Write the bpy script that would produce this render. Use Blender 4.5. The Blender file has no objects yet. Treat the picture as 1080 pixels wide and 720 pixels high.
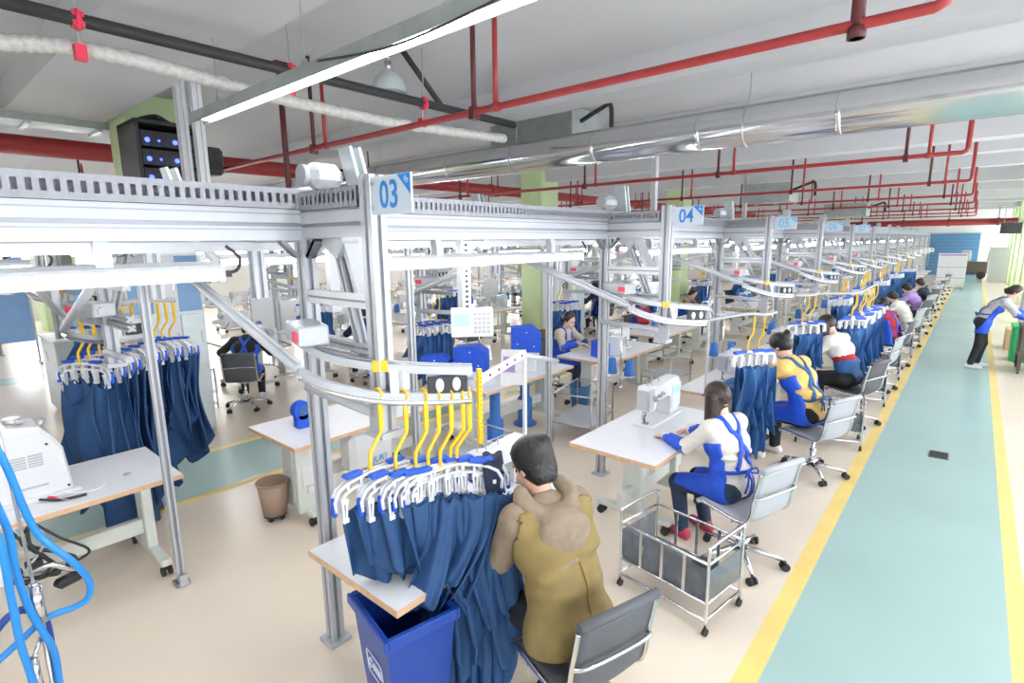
import bpy, bmesh, math, random
import numpy as np
from mathutils import Vector, Matrix, Euler
random.seed(7)
sc = bpy.context.scene
col = sc.collection
PI = math.pi
H = 2.45

# ---------------------------------------------------------------- materials
def mat(name, c, rough=.5, metal=0., noise=.04, scale=30., bump=0., emit=0., alpha=None, spec=None, trans=0.):
    m = bpy.data.materials.new(name); m.use_nodes = True
    nt = m.node_tree; b = nt.nodes['Principled BSDF']
    b.inputs['Roughness'].default_value = rough; b.inputs['Metallic'].default_value = metal
    if spec is not None: b.inputs['Specular IOR Level'].default_value = spec
    b.inputs['Base Color'].default_value = (*c, 1)
    if noise or bump:
        tc = nt.nodes.new('ShaderNodeTexCoord'); n = nt.nodes.new('ShaderNodeTexNoise')
        n.inputs['Scale'].default_value = scale; n.inputs['Detail'].default_value = 3
        nt.links.new(tc.outputs['Object'], n.inputs['Vector'])
        if noise:
            r = nt.nodes.new('ShaderNodeValToRGB')
            r.color_ramp.elements[0].position = .3; r.color_ramp.elements[1].position = .7
            r.color_ramp.elements[0].color = (*[max(0, x*(1-noise)) for x in c], 1)
            r.color_ramp.elements[1].color = (*[min(1, x*(1+noise)) for x in c], 1)
            nt.links.new(n.outputs['Fac'], r.inputs['Fac']); nt.links.new(r.outputs['Color'], b.inputs['Base Color'])
        if bump:
            bp = nt.nodes.new('ShaderNodeBump'); bp.inputs['Strength'].default_value = bump; bp.inputs['Distance'].default_value = .01
            nt.links.new(n.outputs['Fac'], bp.inputs['Height']); nt.links.new(bp.outputs['Normal'], b.inputs['Normal'])
    if emit:
        b.inputs['Emission Color'].default_value = (*c, 1); b.inputs['Emission Strength'].default_value = emit
    if trans: b.inputs['Transmission Weight'].default_value = trans
    if alpha is not None: b.inputs['Alpha'].default_value = alpha
    return m
M = {}
def mk(k, *a, **kw): M[k] = mat(k, *a, **kw)
mk('alu', (.48,.50,.54), .4, .15, .03, 12)
mk('alu_dark', (.30,.315,.35), .4, .5, .05, 20)
mk('track', (.31,.32,.36), .5, .2, .05, 15)
mk('slot', (.03,.03,.035), .7)
mk('white_paint', (.68,.69,.72), .4, 0, .02, 20)
mk('machine_white', (.70,.71,.735), .3, 0, .015, 40)
mk('machine_grey', (.45,.47,.50), .35, .1, .03, 40)
mk('chrome', (.72,.73,.75), .15, 1., .02, 30)
mk('steel', (.55,.56,.58), .3, .9, .05, 30)
mk('needle', (.4,.4,.42), .25, 1., 0)
mk('tabletop', (.76,.77,.80), .35, 0, .015, 8)
mk('table_edge', (.66,.43,.26), .5, 0, .08, 25)
mk('table_leg', (.66,.70,.66), .45, .05, .03, 12)
mk('rubber', (.025,.025,.027), .6)
mk('black', (.03,.032,.036), .5, 0, .1)
mk('mesh_fabric', (.10,.105,.12), .55, 0, .12, 300, .15)
mk('mesh_light', (.42,.44,.48), .55, 0, .10, 300, .15)
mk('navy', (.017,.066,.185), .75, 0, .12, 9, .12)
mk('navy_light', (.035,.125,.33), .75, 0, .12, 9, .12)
mk('navy_dark', (.014,.024,.055), .8, 0, .15, 14)
mk('blue', (.01,.09,.58), .5, 0, .05, 20)
mk('royal', (.012,.085,.62), .6, 0, .08, 20, .1)
mk('bin_blue', (.008,.055,.33), .35, 0, .06, 12)
mk('hose_blue', (.02,.25,.68), .3, 0, .03)
mk('hose_navy', (.015,.06,.30), .4, 0, .03)
mk('yellow', (.88,.56,.02), .4, 0, .05)
mk('yellow_tag', (.80,.80,.12), .5, 0, .05)
mk('red_tag', (.75,.04,.09), .5, 0, .03)
mk('red_pipe', (.36,.035,.035), .42, 0, .1, 8)
mk('dark_pipe', (.10,.018,.020), .5, 0, .1, 8)
mk('black_pipe', (.03,.032,.034), .6, 0, .1, 10)
mk('duct', (.70,.71,.72), .16, .95, .03, 3)
mk('galv', (.38,.42,.41), .4, .45, .1, 6)
mk('galv_pale', (.62,.68,.70), .4, .3, .06, 6)
mk('flex', (.55,.55,.52), .6, .1, .15, 30)
mk('ceiling', (.54,.545,.56), .85, 0, .02, 1.2)
mk('beam', (.58,.585,.60), .85, 0, .02, 1.2)
mk('wall', (.80,.81,.80), .8, 0, .02, 2)
mk('green_col', (.60,.74,.42), .6, 0, .05, 2)
mk('floor_beige', (.79,.69,.575), .22, 0, .035, .9, .0, spec=.35)
mk('floor_green', (.37,.53,.50), .25, 0, .05, .7, spec=.35)
mk('floor_line', (.88,.66,.22), .4, 0, .06, 3)
mk('sky_glass', (.9,.95,1.), .05, 0, 0, alpha=.15)
mk('end_blue', (.10,.27,.48), .6, 0, .05, 4)
mk('curtain_blue', (.25,.42,.68), .8, 0, .06, 5)
mk('cabinet', (.55,.60,.62), .4, .1, .03, 8)
mk('brown_bin', (.36,.25,.19), .5, 0, .06, 10)
mk('brown_cloth', (.27,.17,.06), .8, 0, .15, 20)
mk('blue_bin', (.035,.13,.30), .45, 0, .06, 10)
mk('thread_blue', (.03,.16,.50), .6, 0, .15, 60)
mk('thread_white', (.8,.8,.78), .7, 0, .08, 60)
mk('acrylic', (.16,.19,.23), .08, 0, .25, 9, alpha=.65)
mk('sign_white', (.55,.62,.70), .4, 0, .01)
mk('sign_blue', (.01,.22,.66), .45, 0, .01)
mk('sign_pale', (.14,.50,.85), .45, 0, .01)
mk('led', (1.,1.,1.), .4, 0, 0, emit=15.)
mk('led_far', (1.,1.,1.), .4, 0, 0, emit=26.)
mk('led_blue', (.05,.08,1.), .4, 0, 0, emit=2.5)
mk('screen', (.30,.55,.90), .3, 0, .2, 25, emit=.25)
mk('logo_blue', (.05,.25,.60), .5, 0, 0)
mk('logo_white', (.7,.75,.85), .5, 0, 0)
mk('skin', (.70,.43,.31), .5, 0, .05, 25)
mk('skin_f', (.76,.50,.38), .5, 0, .05, 25)
mk('hair', (.012,.011,.012), .38, 0, .5, 60, .7)
mk('hair_brown', (.035,.02,.016), .38, 0, .5, 60, .7)
mk('lip', (.50,.17,.14), .5, 0, .03)
mk('eye', (.03,.02,.02), .2, 0, 0)
mk('denim', (.022,.04,.085), .8, 0, .2, 40, .1)
mk('black_cloth', (.016,.017,.022), .8, 0, .2, 40, .1)
mk('olive', (.25,.18,.065), .75, 0, .1, 18, .15)
mk('taupe', (.27,.21,.15), .85, 0, .1, 30, .15)
mk('cream', (.74,.70,.64), .85, 0, .05, 30, .15)
mk('yellow_cloth', (.84,.56,.18), .85, 0, .06, 25, .15)
mk('red_cloth', (.42,.02,.035), .8, 0, .1, 25)
mk('purple_cloth', (.42,.27,.62), .8, 0, .1, 25)
mk('grey_cloth', (.46,.46,.48), .85, 0, .1, 40, .15)
mk('khaki_cloth', (.52,.45,.36), .85, 0, .1, 30)
mk('shoe_white', (.75,.74,.74), .6, 0, .05)
mk('shoe_red', (.50,.05,.10), .6, 0, .08)
mk('shoe_dark', (.06,.06,.07), .6, 0, .08)
mk('crate_green', (.03,.42,.14), .5, 0, .05)
mk('paper', (.82,.83,.85), .7, 0, .03)
mk('wood_dark', (.13,.10,.08), .6, 0, .1)
mk('drain', (.25,.26,.27), .4, .8, .1)
mk('warn', (.9,.65,.05), .5, 0, 0)

# ---------------------------------------------------------------- mesh builder
class MB:
    def __init__(s): s.v=[]; s.f=[]; s.m=[]; s.s=[]
    def add(s, vs, fs, m=0, smooth=False, X=None):
        o=len(s.v)
        if X is not None: vs=[X@Vector(p) for p in vs]
        s.v += [tuple(p) for p in vs]
        for f in fs: s.f.append(tuple(i+o for i in f)); s.m.append(m); s.s.append(smooth)
        return s
    def box(s, x0,x1,y0,y1,z0,z1, m=0, bev=0., X=None):
        if bev <= 0:
            vs=[(x,y,z) for x in (x0,x1) for y in (y0,y1) for z in (z0,z1)]
            fs=[(0,1,3,2),(4,6,7,5),(0,4,5,1),(2,3,7,6),(0,2,6,4),(1,5,7,3)]
            return s.add(vs,fs,m,False,X)
        b=min(bev,.49*(x1-x0),.49*(y1-y0),.49*(z1-z0))
        vs=[];ix={}
        for i,(x,dx) in enumerate(((x0,b),(x1,-b))):
            for j,(y,dy) in enumerate(((y0,b),(y1,-b))):
                for k,(z,dz) in enumerate(((z0,b),(z1,-b))):
                    for a,p in enumerate(((x,y+dy,z+dz),(x+dx,y,z+dz),(x+dx,y+dy,z))):
                        ix[i,j,k,a]=len(vs); vs.append(p)
        g=lambda *q: ix[q]
        fs=[]
        for i in (0,1): fs.append([g(i,0,0,0),g(i,0,1,0),g(i,1,1,0),g(i,1,0,0)][::1 if i==0 else -1])
        for j in (0,1): fs.append([g(0,j,0,1),g(1,j,0,1),g(1,j,1,1),g(0,j,1,1)][::1 if j==0 else -1])
        for k in (0,1): fs.append([g(0,0,k,2),g(0,1,k,2),g(1,1,k,2),g(1,0,k,2)][::1 if k==0 else -1])
        for i in (0,1):
            for j in (0,1): fs.append([g(i,j,0,0),g(i,j,1,0),g(i,j,1,1),g(i,j,0,1)][::1 if (i+j)%2 else -1])
            for k in (0,1): fs.append([g(i,0,k,0),g(i,1,k,0),g(i,1,k,2),g(i,0,k,2)][::1 if (i+k)%2==0 else -1])
        for j in (0,1):
            for k in (0,1): fs.append([g(0,j,k,1),g(1,j,k,1),g(1,j,k,2),g(0,j,k,2)][::1 if (j+k)%2 else -1])
        for i in (0,1):
            for j in (0,1):
                for k in (0,1): fs.append([g(i,j,k,0),g(i,j,k,1),g(i,j,k,2)][::1 if (i+j+k)%2==0 else -1])
        return s.add(vs,fs,m,False,X)
    def cbox(s, c, d, rz=0., m=0, bev=0., rx=0., ry=0.):
        X=Matrix.Translation(c)@Euler((rx,ry,rz)).to_matrix().to_4x4()
        return s.box(-d[0]/2,d[0]/2,-d[1]/2,d[1]/2,-d[2]/2,d[2]/2,m,bev,X)
    def tube(s, pts, r, n=8, m=0, caps=True, smooth=True, radii=None, closed=False):
        P=[Vector(p) for p in pts]; k=len(P); vs=[]; fs=[]
        t0=None; nrm=None
        for i in range(k):
            a=P[(i-1)%k] if (closed or i>0) else P[i]; b=P[(i+1)%k] if (closed or i<k-1) else P[i]
            t=(b-a); t=t.normalized() if t.length>1e-9 else Vector((0,0,1))
            if nrm is None:
                u=Vector((0,0,1)) if abs(t.z)<.9 else Vector((1,0,0)); nrm=(u-t*u.dot(t)).normalized()
            else:
                nrm=(nrm-t*nrm.dot(t)); nrm=nrm.normalized() if nrm.length>1e-6 else t.orthogonal().normalized()
            bi=t.cross(nrm); rr=radii[i] if radii else r
            for j in range(n):
                A=2*PI*j/n; vs.append(P[i]+(nrm*math.cos(A)+bi*math.sin(A))*rr)
        for i in range(k if closed else k-1):
            i2=(i+1)%k
            for j in range(n): fs.append((i*n+j,i*n+(j+1)%n,i2*n+(j+1)%n,i2*n+j))
        s.add(vs,fs,m,smooth)
        if caps and not closed:
            o=len(s.v)-len(vs)
            s.f.append(tuple(o+j for j in reversed(range(n)))); s.m.append(m); s.s.append(False)
            s.f.append(tuple(o+(k-1)*n+j for j in range(n))); s.m.append(m); s.s.append(False)
        return s
    def cyl(s,p0,p1,r,r1=None,n=12,m=0): return s.tube([p0,p1],r,n,m,True,n>6,[r,r if r1 is None else r1])
    def lathe(s, prof, n=20, m=0, X=None, caps=True, smooth=True):
        vs=[(r*math.cos(2*PI*j/n),r*math.sin(2*PI*j/n),z) for r,z in prof for j in range(n)]
        fs=[(i*n+j,i*n+(j+1)%n,(i+1)*n+(j+1)%n,(i+1)*n+j) for i in range(len(prof)-1) for j in range(n)]
        s.add(vs,fs,m,smooth,X)
        if caps:
            c=len(prof)-1
            s.add(vs,[tuple(reversed(range(n))),tuple(c*n+j for j in range(n))],m,False,X)
        return s
    def bar(s,p0,p1,w,h,m=0,up=(0,0,1),groove=0.,gm=None):
        """rectangular or grooved profile bar from p0 to p1, w across, h along up"""
        p0=Vector(p0);p1=Vector(p1);t=(p1-p0).normalized();u=Vector(up)
        if abs(t.dot(u))>.98: u=Vector((0,1,0))
        u=(u-t*u.dot(t)).normalized();r=t.cross(u)
        a,b=w/2,h/2
        if groove:
            g=groove;dp=min(a,b)*.35
            poly=[]
            for (ax,ay,ux,uy) in ((a,-b,0,1),(a,b,-1,0),(-a,b,0,-1),(-a,-b,1,0)):
                pass
            poly=[(a,-b),(a,-g),(a-dp,-g),(a-dp,g),(a,g),(a,b),(g,b),(g,b-dp),(-g,b-dp),(-g,b),(-a,b),(-a,g),(-a+dp,g),(-a+dp,-g),(-a,-g),(-a,-b),(-g,-b),(-g,-b+dp),(g,-b+dp),(g,-b)]
        else: poly=[(a,-b),(a,b),(-a,b),(-a,-b)]
        n=len(poly)
        vs=[p0+r*x+u*y for x,y in poly]+[p1+r*x+u*y for x,y in poly]
        fs=[(i,(i+1)%n,n+(i+1)%n,n+i) for i in range(n)]
        ms=[m]*n
        s.add(vs,fs,m)
        if groove and gm is not None:
            for i in (2,7,12,17): s.m[len(s.m)-n+i]=gm
        s.add(vs,[tuple(reversed(range(n))),tuple(range(n,2*n))],m)
        return s
    def prism(s, poly, p0, ax_u, ax_v, depth, m=0, smooth=False):
        """polygon (u,v) extruded along cross(u,v) by depth, centred on p0"""
        u=Vector(ax_u);v=Vector(ax_v);w=u.cross(v).normalized();p0=Vector(p0);n=len(poly)
        vs=[p0+u*a+v*b-w*depth/2 for a,b in poly]+[p0+u*a+v*b+w*depth/2 for a,b in poly]
        s.add(vs,[(i,(i+1)%n,n+(i+1)%n,n+i) for i in range(n)],m,smooth)
        s.add(vs,[tuple(reversed(range(n))),tuple(range(n,2*n))],m)
        return s
    def grid(s, fn, nu, nv, m=0, smooth=True, closed_u=False):
        vs=[fn(i/nu,j/nv) for j in range(nv+1) for i in range(nu+1)]
        fs=[(j*(nu+1)+i,j*(nu+1)+i+1,(j+1)*(nu+1)+i+1,(j+1)*(nu+1)+i) for j in range(nv) for i in range(nu)]
        return s.add(vs,fs,m,smooth)
    def ball(s,c,r,m=0,n=12,k=8,sc_=(1,1,1),X=None):
        vs=[(c[0]+r*sc_[0]*math.sin(PI*i/k)*math.cos(2*PI*j/n),c[1]+r*sc_[1]*math.sin(PI*i/k)*math.sin(2*PI*j/n),c[2]+r*sc_[2]*math.cos(PI*i/k)) for i in range(k+1) for j in range(n)]
        fs=[(i*n+j,(i+1)*n+j,(i+1)*n+(j+1)%n,i*n+(j+1)%n) for i in range(k) for j in range(n)]
        return s.add(vs,fs,m,True,X)
    def mesh(s,name,mats):
        me=bpy.data.meshes.new(name); me.from_pydata(s.v,[],s.f)
        for k in mats: me.materials.append(M[k])
        me.polygons.foreach_set('material_index',s.m); me.polygons.foreach_set('use_smooth',s.s)
        me.update(); return me
    def build(s,name,mats,parent=None,loc=None,rz=0.):
        if isinstance(mats,str): mats=[mats]
        return link(name,s.mesh(name,mats),parent,loc,rz)
def link(name,me,parent=None,loc=None,rz=0.):
    o=bpy.data.objects.new(name,me); col.objects.link(o)
    if parent: o.parent=parent
    if loc is not None: o.location=loc
    if rz: o.rotation_euler=(0,0,rz)
    return o
def tag(o,label,cat,group=None,kind=None):
    if label: o['label']=label
    if cat: o['category']=cat
    if group: o['group']=group
    if kind: o['kind']=kind
    return o
def thing(name,label,cat,loc=(0,0,0),rz=0.,group=None):
    o=bpy.data.objects.new(name,None); o.empty_display_size=.1; col.objects.link(o)
    o.location=loc; o.rotation_euler=(0,0,rz)
    return tag(o,label,cat,group)
def dup(root,loc,rz=None,label=None,group=None,skip=()):
    r=root.copy(); col.objects.link(r); r.location=loc
    if rz is not None: r.rotation_euler=(0,0,rz)
    if label: r['label']=label
    if group: r['group']=group
    for ch in list(root.children):
        if ch.name.split('.')[0] in skip: continue
        c=ch.copy(); col.objects.link(c); c.parent=r
        for g in list(ch.children):
            d=g.copy(); col.objects.link(d); d.parent=c
    return r
def structure(o,label=None):
    o['kind']='structure'
    if label: o['label']=label
    return o
def text_mesh(name,body,size,depth,matk,parent,X,shear=0.):
    cu=bpy.data.curves.new(name+'_c','FONT'); cu.body=body; cu.size=size; cu.extrude=depth; cu.align_x='CENTER'; cu.align_y='CENTER'; cu.shear=shear; cu.resolution_u=3; cu.offset=size*.012
    to=bpy.data.objects.new(name+'_c',cu); col.objects.link(to)
    dg=bpy.context.evaluated_depsgraph_get(); me=bpy.data.meshes.new_from_object(to.evaluated_get(dg))
    bpy.data.objects.remove(to); bpy.data.curves.remove(cu)
    me.transform(X); me.materials.clear(); me.materials.append(M[matk]); me.name=name
    return link(name,me,parent)
def bez(pts,n=8):
    """Catmull-Rom through pts"""
    P=[Vector(p) for p in pts]; out=[]
    for i in range(len(P)-1):
        a=P[max(i-1,0)];b=P[i];c=P[i+1];d=P[min(i+2,len(P)-1)]
        for j in range(n):
            t=j/n; out.append(.5*((2*b)+(c-a)*t+(2*a-5*b+4*c-d)*t*t+(3*b-a-3*c+d)*t**3))
    out.append(P[-1]); return out

# ---------------------------------------------------------------- smooth solids (distance fields meshed with surface nets)
class SDF:
    def __init__(s): s.p=[]; s.cuts=[]; s.subs=[]
    def sub(s,a,b,r): s.subs.append(('c',np.array(a,float),np.array(b,float),r,r,0)); return s
    def cap(s,a,b,r0,r1=None,k=.02): s.p.append(('c',np.array(a,float),np.array(b,float),r0,r0 if r1 is None else r1,k)); return s
    def ell(s,c,r,k=.02,R=None): s.p.append(('e',np.array(c,float),np.array(r,float),None if R is None else np.array(R,float),None,k)); return s
    def cut(s,p,n): s.cuts.append((np.array(p,float),np.array(n,float)/np.linalg.norm(n))); return s
    def ev(s,q,P):
        if P[0]=='c':
            _,a,b,r0,r1,_k=P; ab=b-a; d=q-a; t=np.clip((d@ab)/max(ab@ab,1e-12),0,1)
            return np.linalg.norm(d-t[...,None]*ab,axis=-1)-(r0+(r1-r0)*t)
        _,c,r,R,_x,_k=P; d=q-c
        if R is not None: d=d@R
        k0=np.linalg.norm(d/r,axis=-1); k1=np.linalg.norm(d/(r*r),axis=-1)
        return k0*(k0-1)/np.maximum(k1,1e-9)
    def bbox(s,P):
        if P[0]=='c': r=max(P[3],P[4]); return np.minimum(P[1],P[2])-r, np.maximum(P[1],P[2])+r
        r=P[2] if P[3] is None else np.full(3,P[2].max()); return P[1]-r,P[1]+r
    def mesh(s,name,h,mats,matfn=None):
        bb=[s.bbox(P) for P in s.p]; lo=np.min([b[0] for b in bb],0)-3*h; hi=np.max([b[1] for b in bb],0)+3*h
        n=np.ceil((hi-lo)/h).astype(int)+1
        f=np.full(n,.5,np.float32)
        ax=[lo[i]+h*np.arange(n[i]) for i in range(3)]
        for P,b in zip(s.p,bb):
            k=P[5]; mg=k+3*h
            i0=np.maximum(np.floor((b[0]-mg-lo)/h).astype(int),0); i1=np.minimum(np.ceil((b[1]+mg-lo)/h).astype(int)+1,n)
            sl=tuple(slice(i0[i],i1[i]) for i in range(3))
            g=np.stack(np.meshgrid(ax[0][sl[0]],ax[1][sl[1]],ax[2][sl[2]],indexing='ij'),-1)
            d=s.ev(g,P); e=f[sl]
            hh=np.maximum(k-np.abs(d-e),0)/max(k,1e-6)
            f[sl]=np.minimum(d,e)-hh*hh*k*.25
        if s.cuts:
            g=np.stack(np.meshgrid(*ax,indexing='ij'),-1)
            for p,nn in s.cuts: f=np.maximum(f,((g-p)@nn).astype(np.float32))
        for P in s.subs:
            g=np.stack(np.meshgrid(*ax,indexing='ij'),-1); f=np.maximum(f,-s.ev(g,P).astype(np.float32))
        v,q=nets(f); v=v*h+lo
        me=bpy.data.meshes.new(name); me.from_pydata(v.tolist(),[],q.tolist())
        for kx in ([mats] if isinstance(mats,str) else mats): me.materials.append(M[kx])
        me.polygons.foreach_set('use_smooth',[True]*len(me.polygons))
        if matfn is not None:
            c=v[q].mean(1); me.polygons.foreach_set('material_index',[int(x) for x in matfn(c)])
        me.update(); return me
    def dist(s,q):
        q=np.array(q,float)[None]; f=np.array([.5])
        for P in s.p:
            d=s.ev(q,P);k=P[5];hh=np.maximum(k-np.abs(d-f),0)/max(k,1e-6); f=np.minimum(d,f)-hh*hh*k*.25
        return float(f[0])
    def push(s,q,off):
        q=np.array(q,float)
        for _ in range(6):
            d=s.dist(q); e=1e-3
            g=np.array([s.dist(q+np.eye(3)[i]*e)-d for i in range(3)]); gn=np.linalg.norm(g)
            if gn<1e-9: break
            g/=gn; q=q+g*(off-d)
        return q,g
def nets(f):
    ins=f<0; nx,ny,nz=f.shape
    C=[(i,j,k) for i in (0,1) for j in (0,1) for k in (0,1)]
    sub=lambda A,c: A[c[0]:nx-1+c[0],c[1]:ny-1+c[1],c[2]:nz-1+c[2]]
    cnt=sum(sub(ins,c).astype(np.int8) for c in C); act=(cnt>0)&(cnt<8)
    I=np.argwhere(act); idx=-np.ones(act.shape,int); idx[act]=np.arange(len(I))
    acc=np.zeros((len(I),3)); num=np.zeros(len(I))
    for a in C:
        for d in range(3):
            if a[d]: continue
            b=list(a); b[d]=1
            fa=f[tuple((I+a).T)]; fb=f[tuple((I+b).T)]; m=(fa<0)!=(fb<0)
            t=np.where(m,fa/np.where(m,fa-fb,1),0)
            p=np.array(a)[None]+t[:,None]*(np.array(b)-np.array(a))[None]
            acc+=p*m[:,None]; num+=m
    V=I+acc/np.maximum(num,1)[:,None]
    Q=[]
    for d in range(3):
        e=[1,1,1]; e[d]=0
        sl0=[slice(1,-1)]*3; sl0[d]=slice(0,-1); sl1=[slice(1,-1)]*3; sl1[d]=slice(1,None)
        A=ins[tuple(sl0)];B=ins[tuple(sl1)]
        E=np.argwhere(A!=B)
        off=np.array([1,1,1]); off[d]=0
        E0=E+off; s=A[tuple(E.T)]
        u,w=[(1,2),(2,0),(0,1)][d]
        def at(du,dw):
            q=E0.copy(); q[:,u]-=du; q[:,w]-=dw; return idx[tuple(q.T)]
        q=np.stack([at(1,1),at(0,1),at(0,0),at(1,0)],1)
        q[~s]=q[~s][:,::-1]; Q.append(q)
    Q=np.concatenate(Q); Q=Q[(Q>=0).all(1)]
    return V,Q
EXPO=1.38
# ================================================================ camera
f=566.
d1=np.array([492,-110,566.]);d1/=np.linalg.norm(d1)
d2=np.array([-674,-98,566.]);d2/=np.linalg.norm(d2)
d2-=d1*(d1@d2);d2/=np.linalg.norm(d2)
X_,Y_=-d2,d1;Z_=np.cross(X_,Y_);R=np.stack([X_,Y_,Z_],1)
cd=bpy.data.cameras.new('camera'); cam=bpy.data.objects.new('camera',cd); col.objects.link(cam)
cd.sensor_width=36.; cd.sensor_fit='HORIZONTAL'; cd.lens=36.*f/1080.; cd.clip_end=200; cd.clip_start=.05
mw=Matrix.Identity(4)
for i in range(3): mw[i][0]=R[0,i]; mw[i][1]=-R[1,i]; mw[i][2]=-R[2,i]
mw[0][3]=0;mw[1][3]=0;mw[2][3]=H
cam.matrix_world=mw; sc.camera=cam

# ================================================================ the setting
CEIL=4.3; YE=46.; XL=-24.; XR=2.3; YB=-5.
b=MB()
xs=[XL,-13.75,-13.0,-6.84,-6.74,-5.62,-5.52,-.79,-.67,.42,.52,XR]; zm=[0,1,0,2,1,2,0,2,1,2,0]
for i,z in enumerate(zm):
    b.add([(xs[i],YB,0),(xs[i+1],YB,0),(xs[i+1],YE,0),(xs[i],YE,0)],[(0,1,2,3)],z)
structure(b.build('floor',['floor_beige','floor_green','floor_line']))
b=MB(); b.box(XL,XR,YB,YE,CEIL,CEIL+.15); structure(b.build('ceiling','ceiling'))
ybm=[1.2,5.3,8.0,10.75,13.5,16.2,18.95,24.4,27.15,32.6,35.3,40.8]
deep=[.30,.3,.3,.42,.3,.3,.42,.3,.42,.3,.42,.3]
for i,(y,d) in enumerate(zip(ybm,deep)):
    b=MB(); b.box(XL,XR,y,y+(.95 if i==0 else .4),CEIL-d,CEIL+.01); structure(b.build('trim_%d'%(i+1),'beam'))
b=MB(); b.box(-24.2,XL,YB,YE,0,.9); b.box(-24.2,XL,YB,YE,3.3,CEIL)
wl=[-5,1.2,5.3,9.4,13.5,17.6,21.7,25.8,29.9,34,38.1,42.2]
for y in wl: b.box(-24.2,XL,y,y+1.2,.9,3.3)
structure(b.build('wall_left','wall'))
for i,y in enumerate(wl):  # left wall glazing, added to let sky light into the back rows
    w=MB(); a=y+1.2; c=(wl+[46.])[i+1]
    w.box(XL-.12,XL-.06,a,a+.06,.9,3.3);w.box(XL-.12,XL-.06,c-.06,c,.9,3.3);w.box(XL-.12,XL-.06,a+.06,c-.06,.9,.96);w.box(XL-.12,XL-.06,a+.06,c-.06,3.24,3.3);w.box(XL-.12,XL-.06,(a+c)/2-.03,(a+c)/2+.03,.96,3.24)
    o=structure(w.build('window_%d'%(i+21),'white_paint'))
    g=MB(); g.box(XL-.095,XL-.085,a+.06,c-.06,.96,3.24); g.build('pane','sky_glass',o)
b=MB(); b.box(XL,XR,YB-.2,YB,0,CEIL); structure(b.build('wall_back','wall'))
b=MB(); b.box(XL,XR,YE,YE+.2,0,CEIL); structure(b.build('wall_end','wall'))
# right wall: low sill, head band, piers; glazing between the piers
b=MB(); b.box(XR,XR+.2,YB,YE,0,.85); b.box(XR,XR+.2,YB,YE,3.3,CEIL)
ws=list(range(-5,46,4))
for y in ws: b.box(XR,XR+.2,y,y+.55,.85,3.3)
structure(b.build('wall_right','wall'))
for i,y in enumerate(ws[:-1]):
    w=MB(); a,c=y+.55,y+4
    w.box(XR+.06,XR+.12,a,a+.05,.85,3.3);w.box(XR+.06,XR+.12,c-.05,c,.85,3.3);w.box(XR+.06,XR+.12,a+.05,c-.05,.85,.9);w.box(XR+.06,XR+.12,a+.05,c-.05,3.25,3.3);w.box(XR+.06,XR+.12,(a+c)/2-.025,(a+c)/2+.025,.9,3.25)
    o=structure(w.build('window_%d'%(i+1),'white_paint'))
    g=MB(); g.box(XR+.085,XR+.095,a+.05,c-.05,.9,3.25); g.build('pane','sky_glass',o)
# green columns
def column(x0,x1,y0,y1,lab):
    b=MB(); b.box(x0,x1,y0,y1,0,CEIL,0,.02); o=b.build('column','green_col'); tag(o,lab,'column',None,'structure')
column(-8.75,-8.05,2.2,2.78,'pale green square column carrying the amplifier rack')
column(-8.75,-8.1,10.6,11.3,'pale green column standing behind the middle of the duct')
column(-8.75,-8.1,18.9,19.6,'pale green column further down the hall')
column(-21.6,-20.6,3.,3.9,'green column by the left wall beyond the blue curtain')
for y in (17.6,20.9,24.2,27.3,31,35.,38.5,42): column(1.35,1.9,y,y+.6,'pale green pier along the right side of the aisle')
# blue end panel, door
b=MB(); b.box(-2.5,.1,YE-.06,YE-.002,.0,2.7); b.box(-2.55,.15,YE-.08,YE-.002,2.7,2.77,1)
for k in range(12): b.box(-2.5,.1,YE-.064,YE-.06,.05+k*.22,.055+k*.22,1)
tag(b.build('roller_shutter',['end_blue','cabinet']),'blue shutter on the end wall closing off the aisle','shutter')
for (x0,x1,lab) in ((-9.4,-7.4,'wide blue board high on the far end wall'),(-5.6,-3.8,'blue board on the far end wall above the last gantries')):
    b=MB(); b.box(x0,x1,YE-.05,YE,2.35,2.95); b.box(x0,x1,YE-.06,YE-.05,2.62,2.64,1); tag(b.build('wall_board',['end_blue','white_paint']),lab,'board')

# ---------------------------------------------------------------- ceiling services
def hang_rod(b,x,y,z,m=0,r=.006): b.cyl((x,y,z),(x,y,CEIL),r,n=6,m=m)
def sprinkler_line(y,z,xr,lab,drops,main=True):
    t=thing('sprinkler_pipe',lab,'pipe',(xr,y,z),0,None)
    b=MB(); b.tube([(0,0,CEIL-z-.05)]+[(0,0,.05),(-.015,0,.015),(-.05,0,0)]+[(XL-xr+.5,0,0)],.026,10)
    b.build('pipe_run','red_pipe',t)
    for x in drops:
        d=MB(); d.cyl((x-xr,0,0),(x-xr,0,CEIL-z-.22),.019,n=8); d.cyl((x-xr,0,CEIL-z-.22),(x-xr,0,CEIL-z-.14),.028,.012,8); d.cyl((x-xr,0,CEIL-z-.14),(x-xr,0,CEIL-z-.13),.03,n=8)
        d.cyl((x-xr-.035,0,0),(x-xr+.035,0,0),.034,n=8)
        d.build('riser','red_pipe',t)
        d=MB(); d.cyl((x-xr-.22,0,-.045),(x-xr-.22,0,CEIL-z),.02,n=8); d.cbox((x-xr-.22,0,-.01),(.05,.07,.09)); d.build('hanger_bracket','dark_pipe',t)
rows=[(3.1,3.42),(8.2,3.40),(12.3,3.40),(16.4,3.40),(20.5,3.42),(24.6,3.42),(28.7,3.42),(32.8,3.42)]
labs=['red sprinkler pipe nearest the camera, crossing above the 03 sign','second red sprinkler pipe, running just beneath the silver duct','third red sprinkler pipe from the camera beyond the duct','fourth red sprinkler pipe from the camera beyond the duct']
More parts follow.
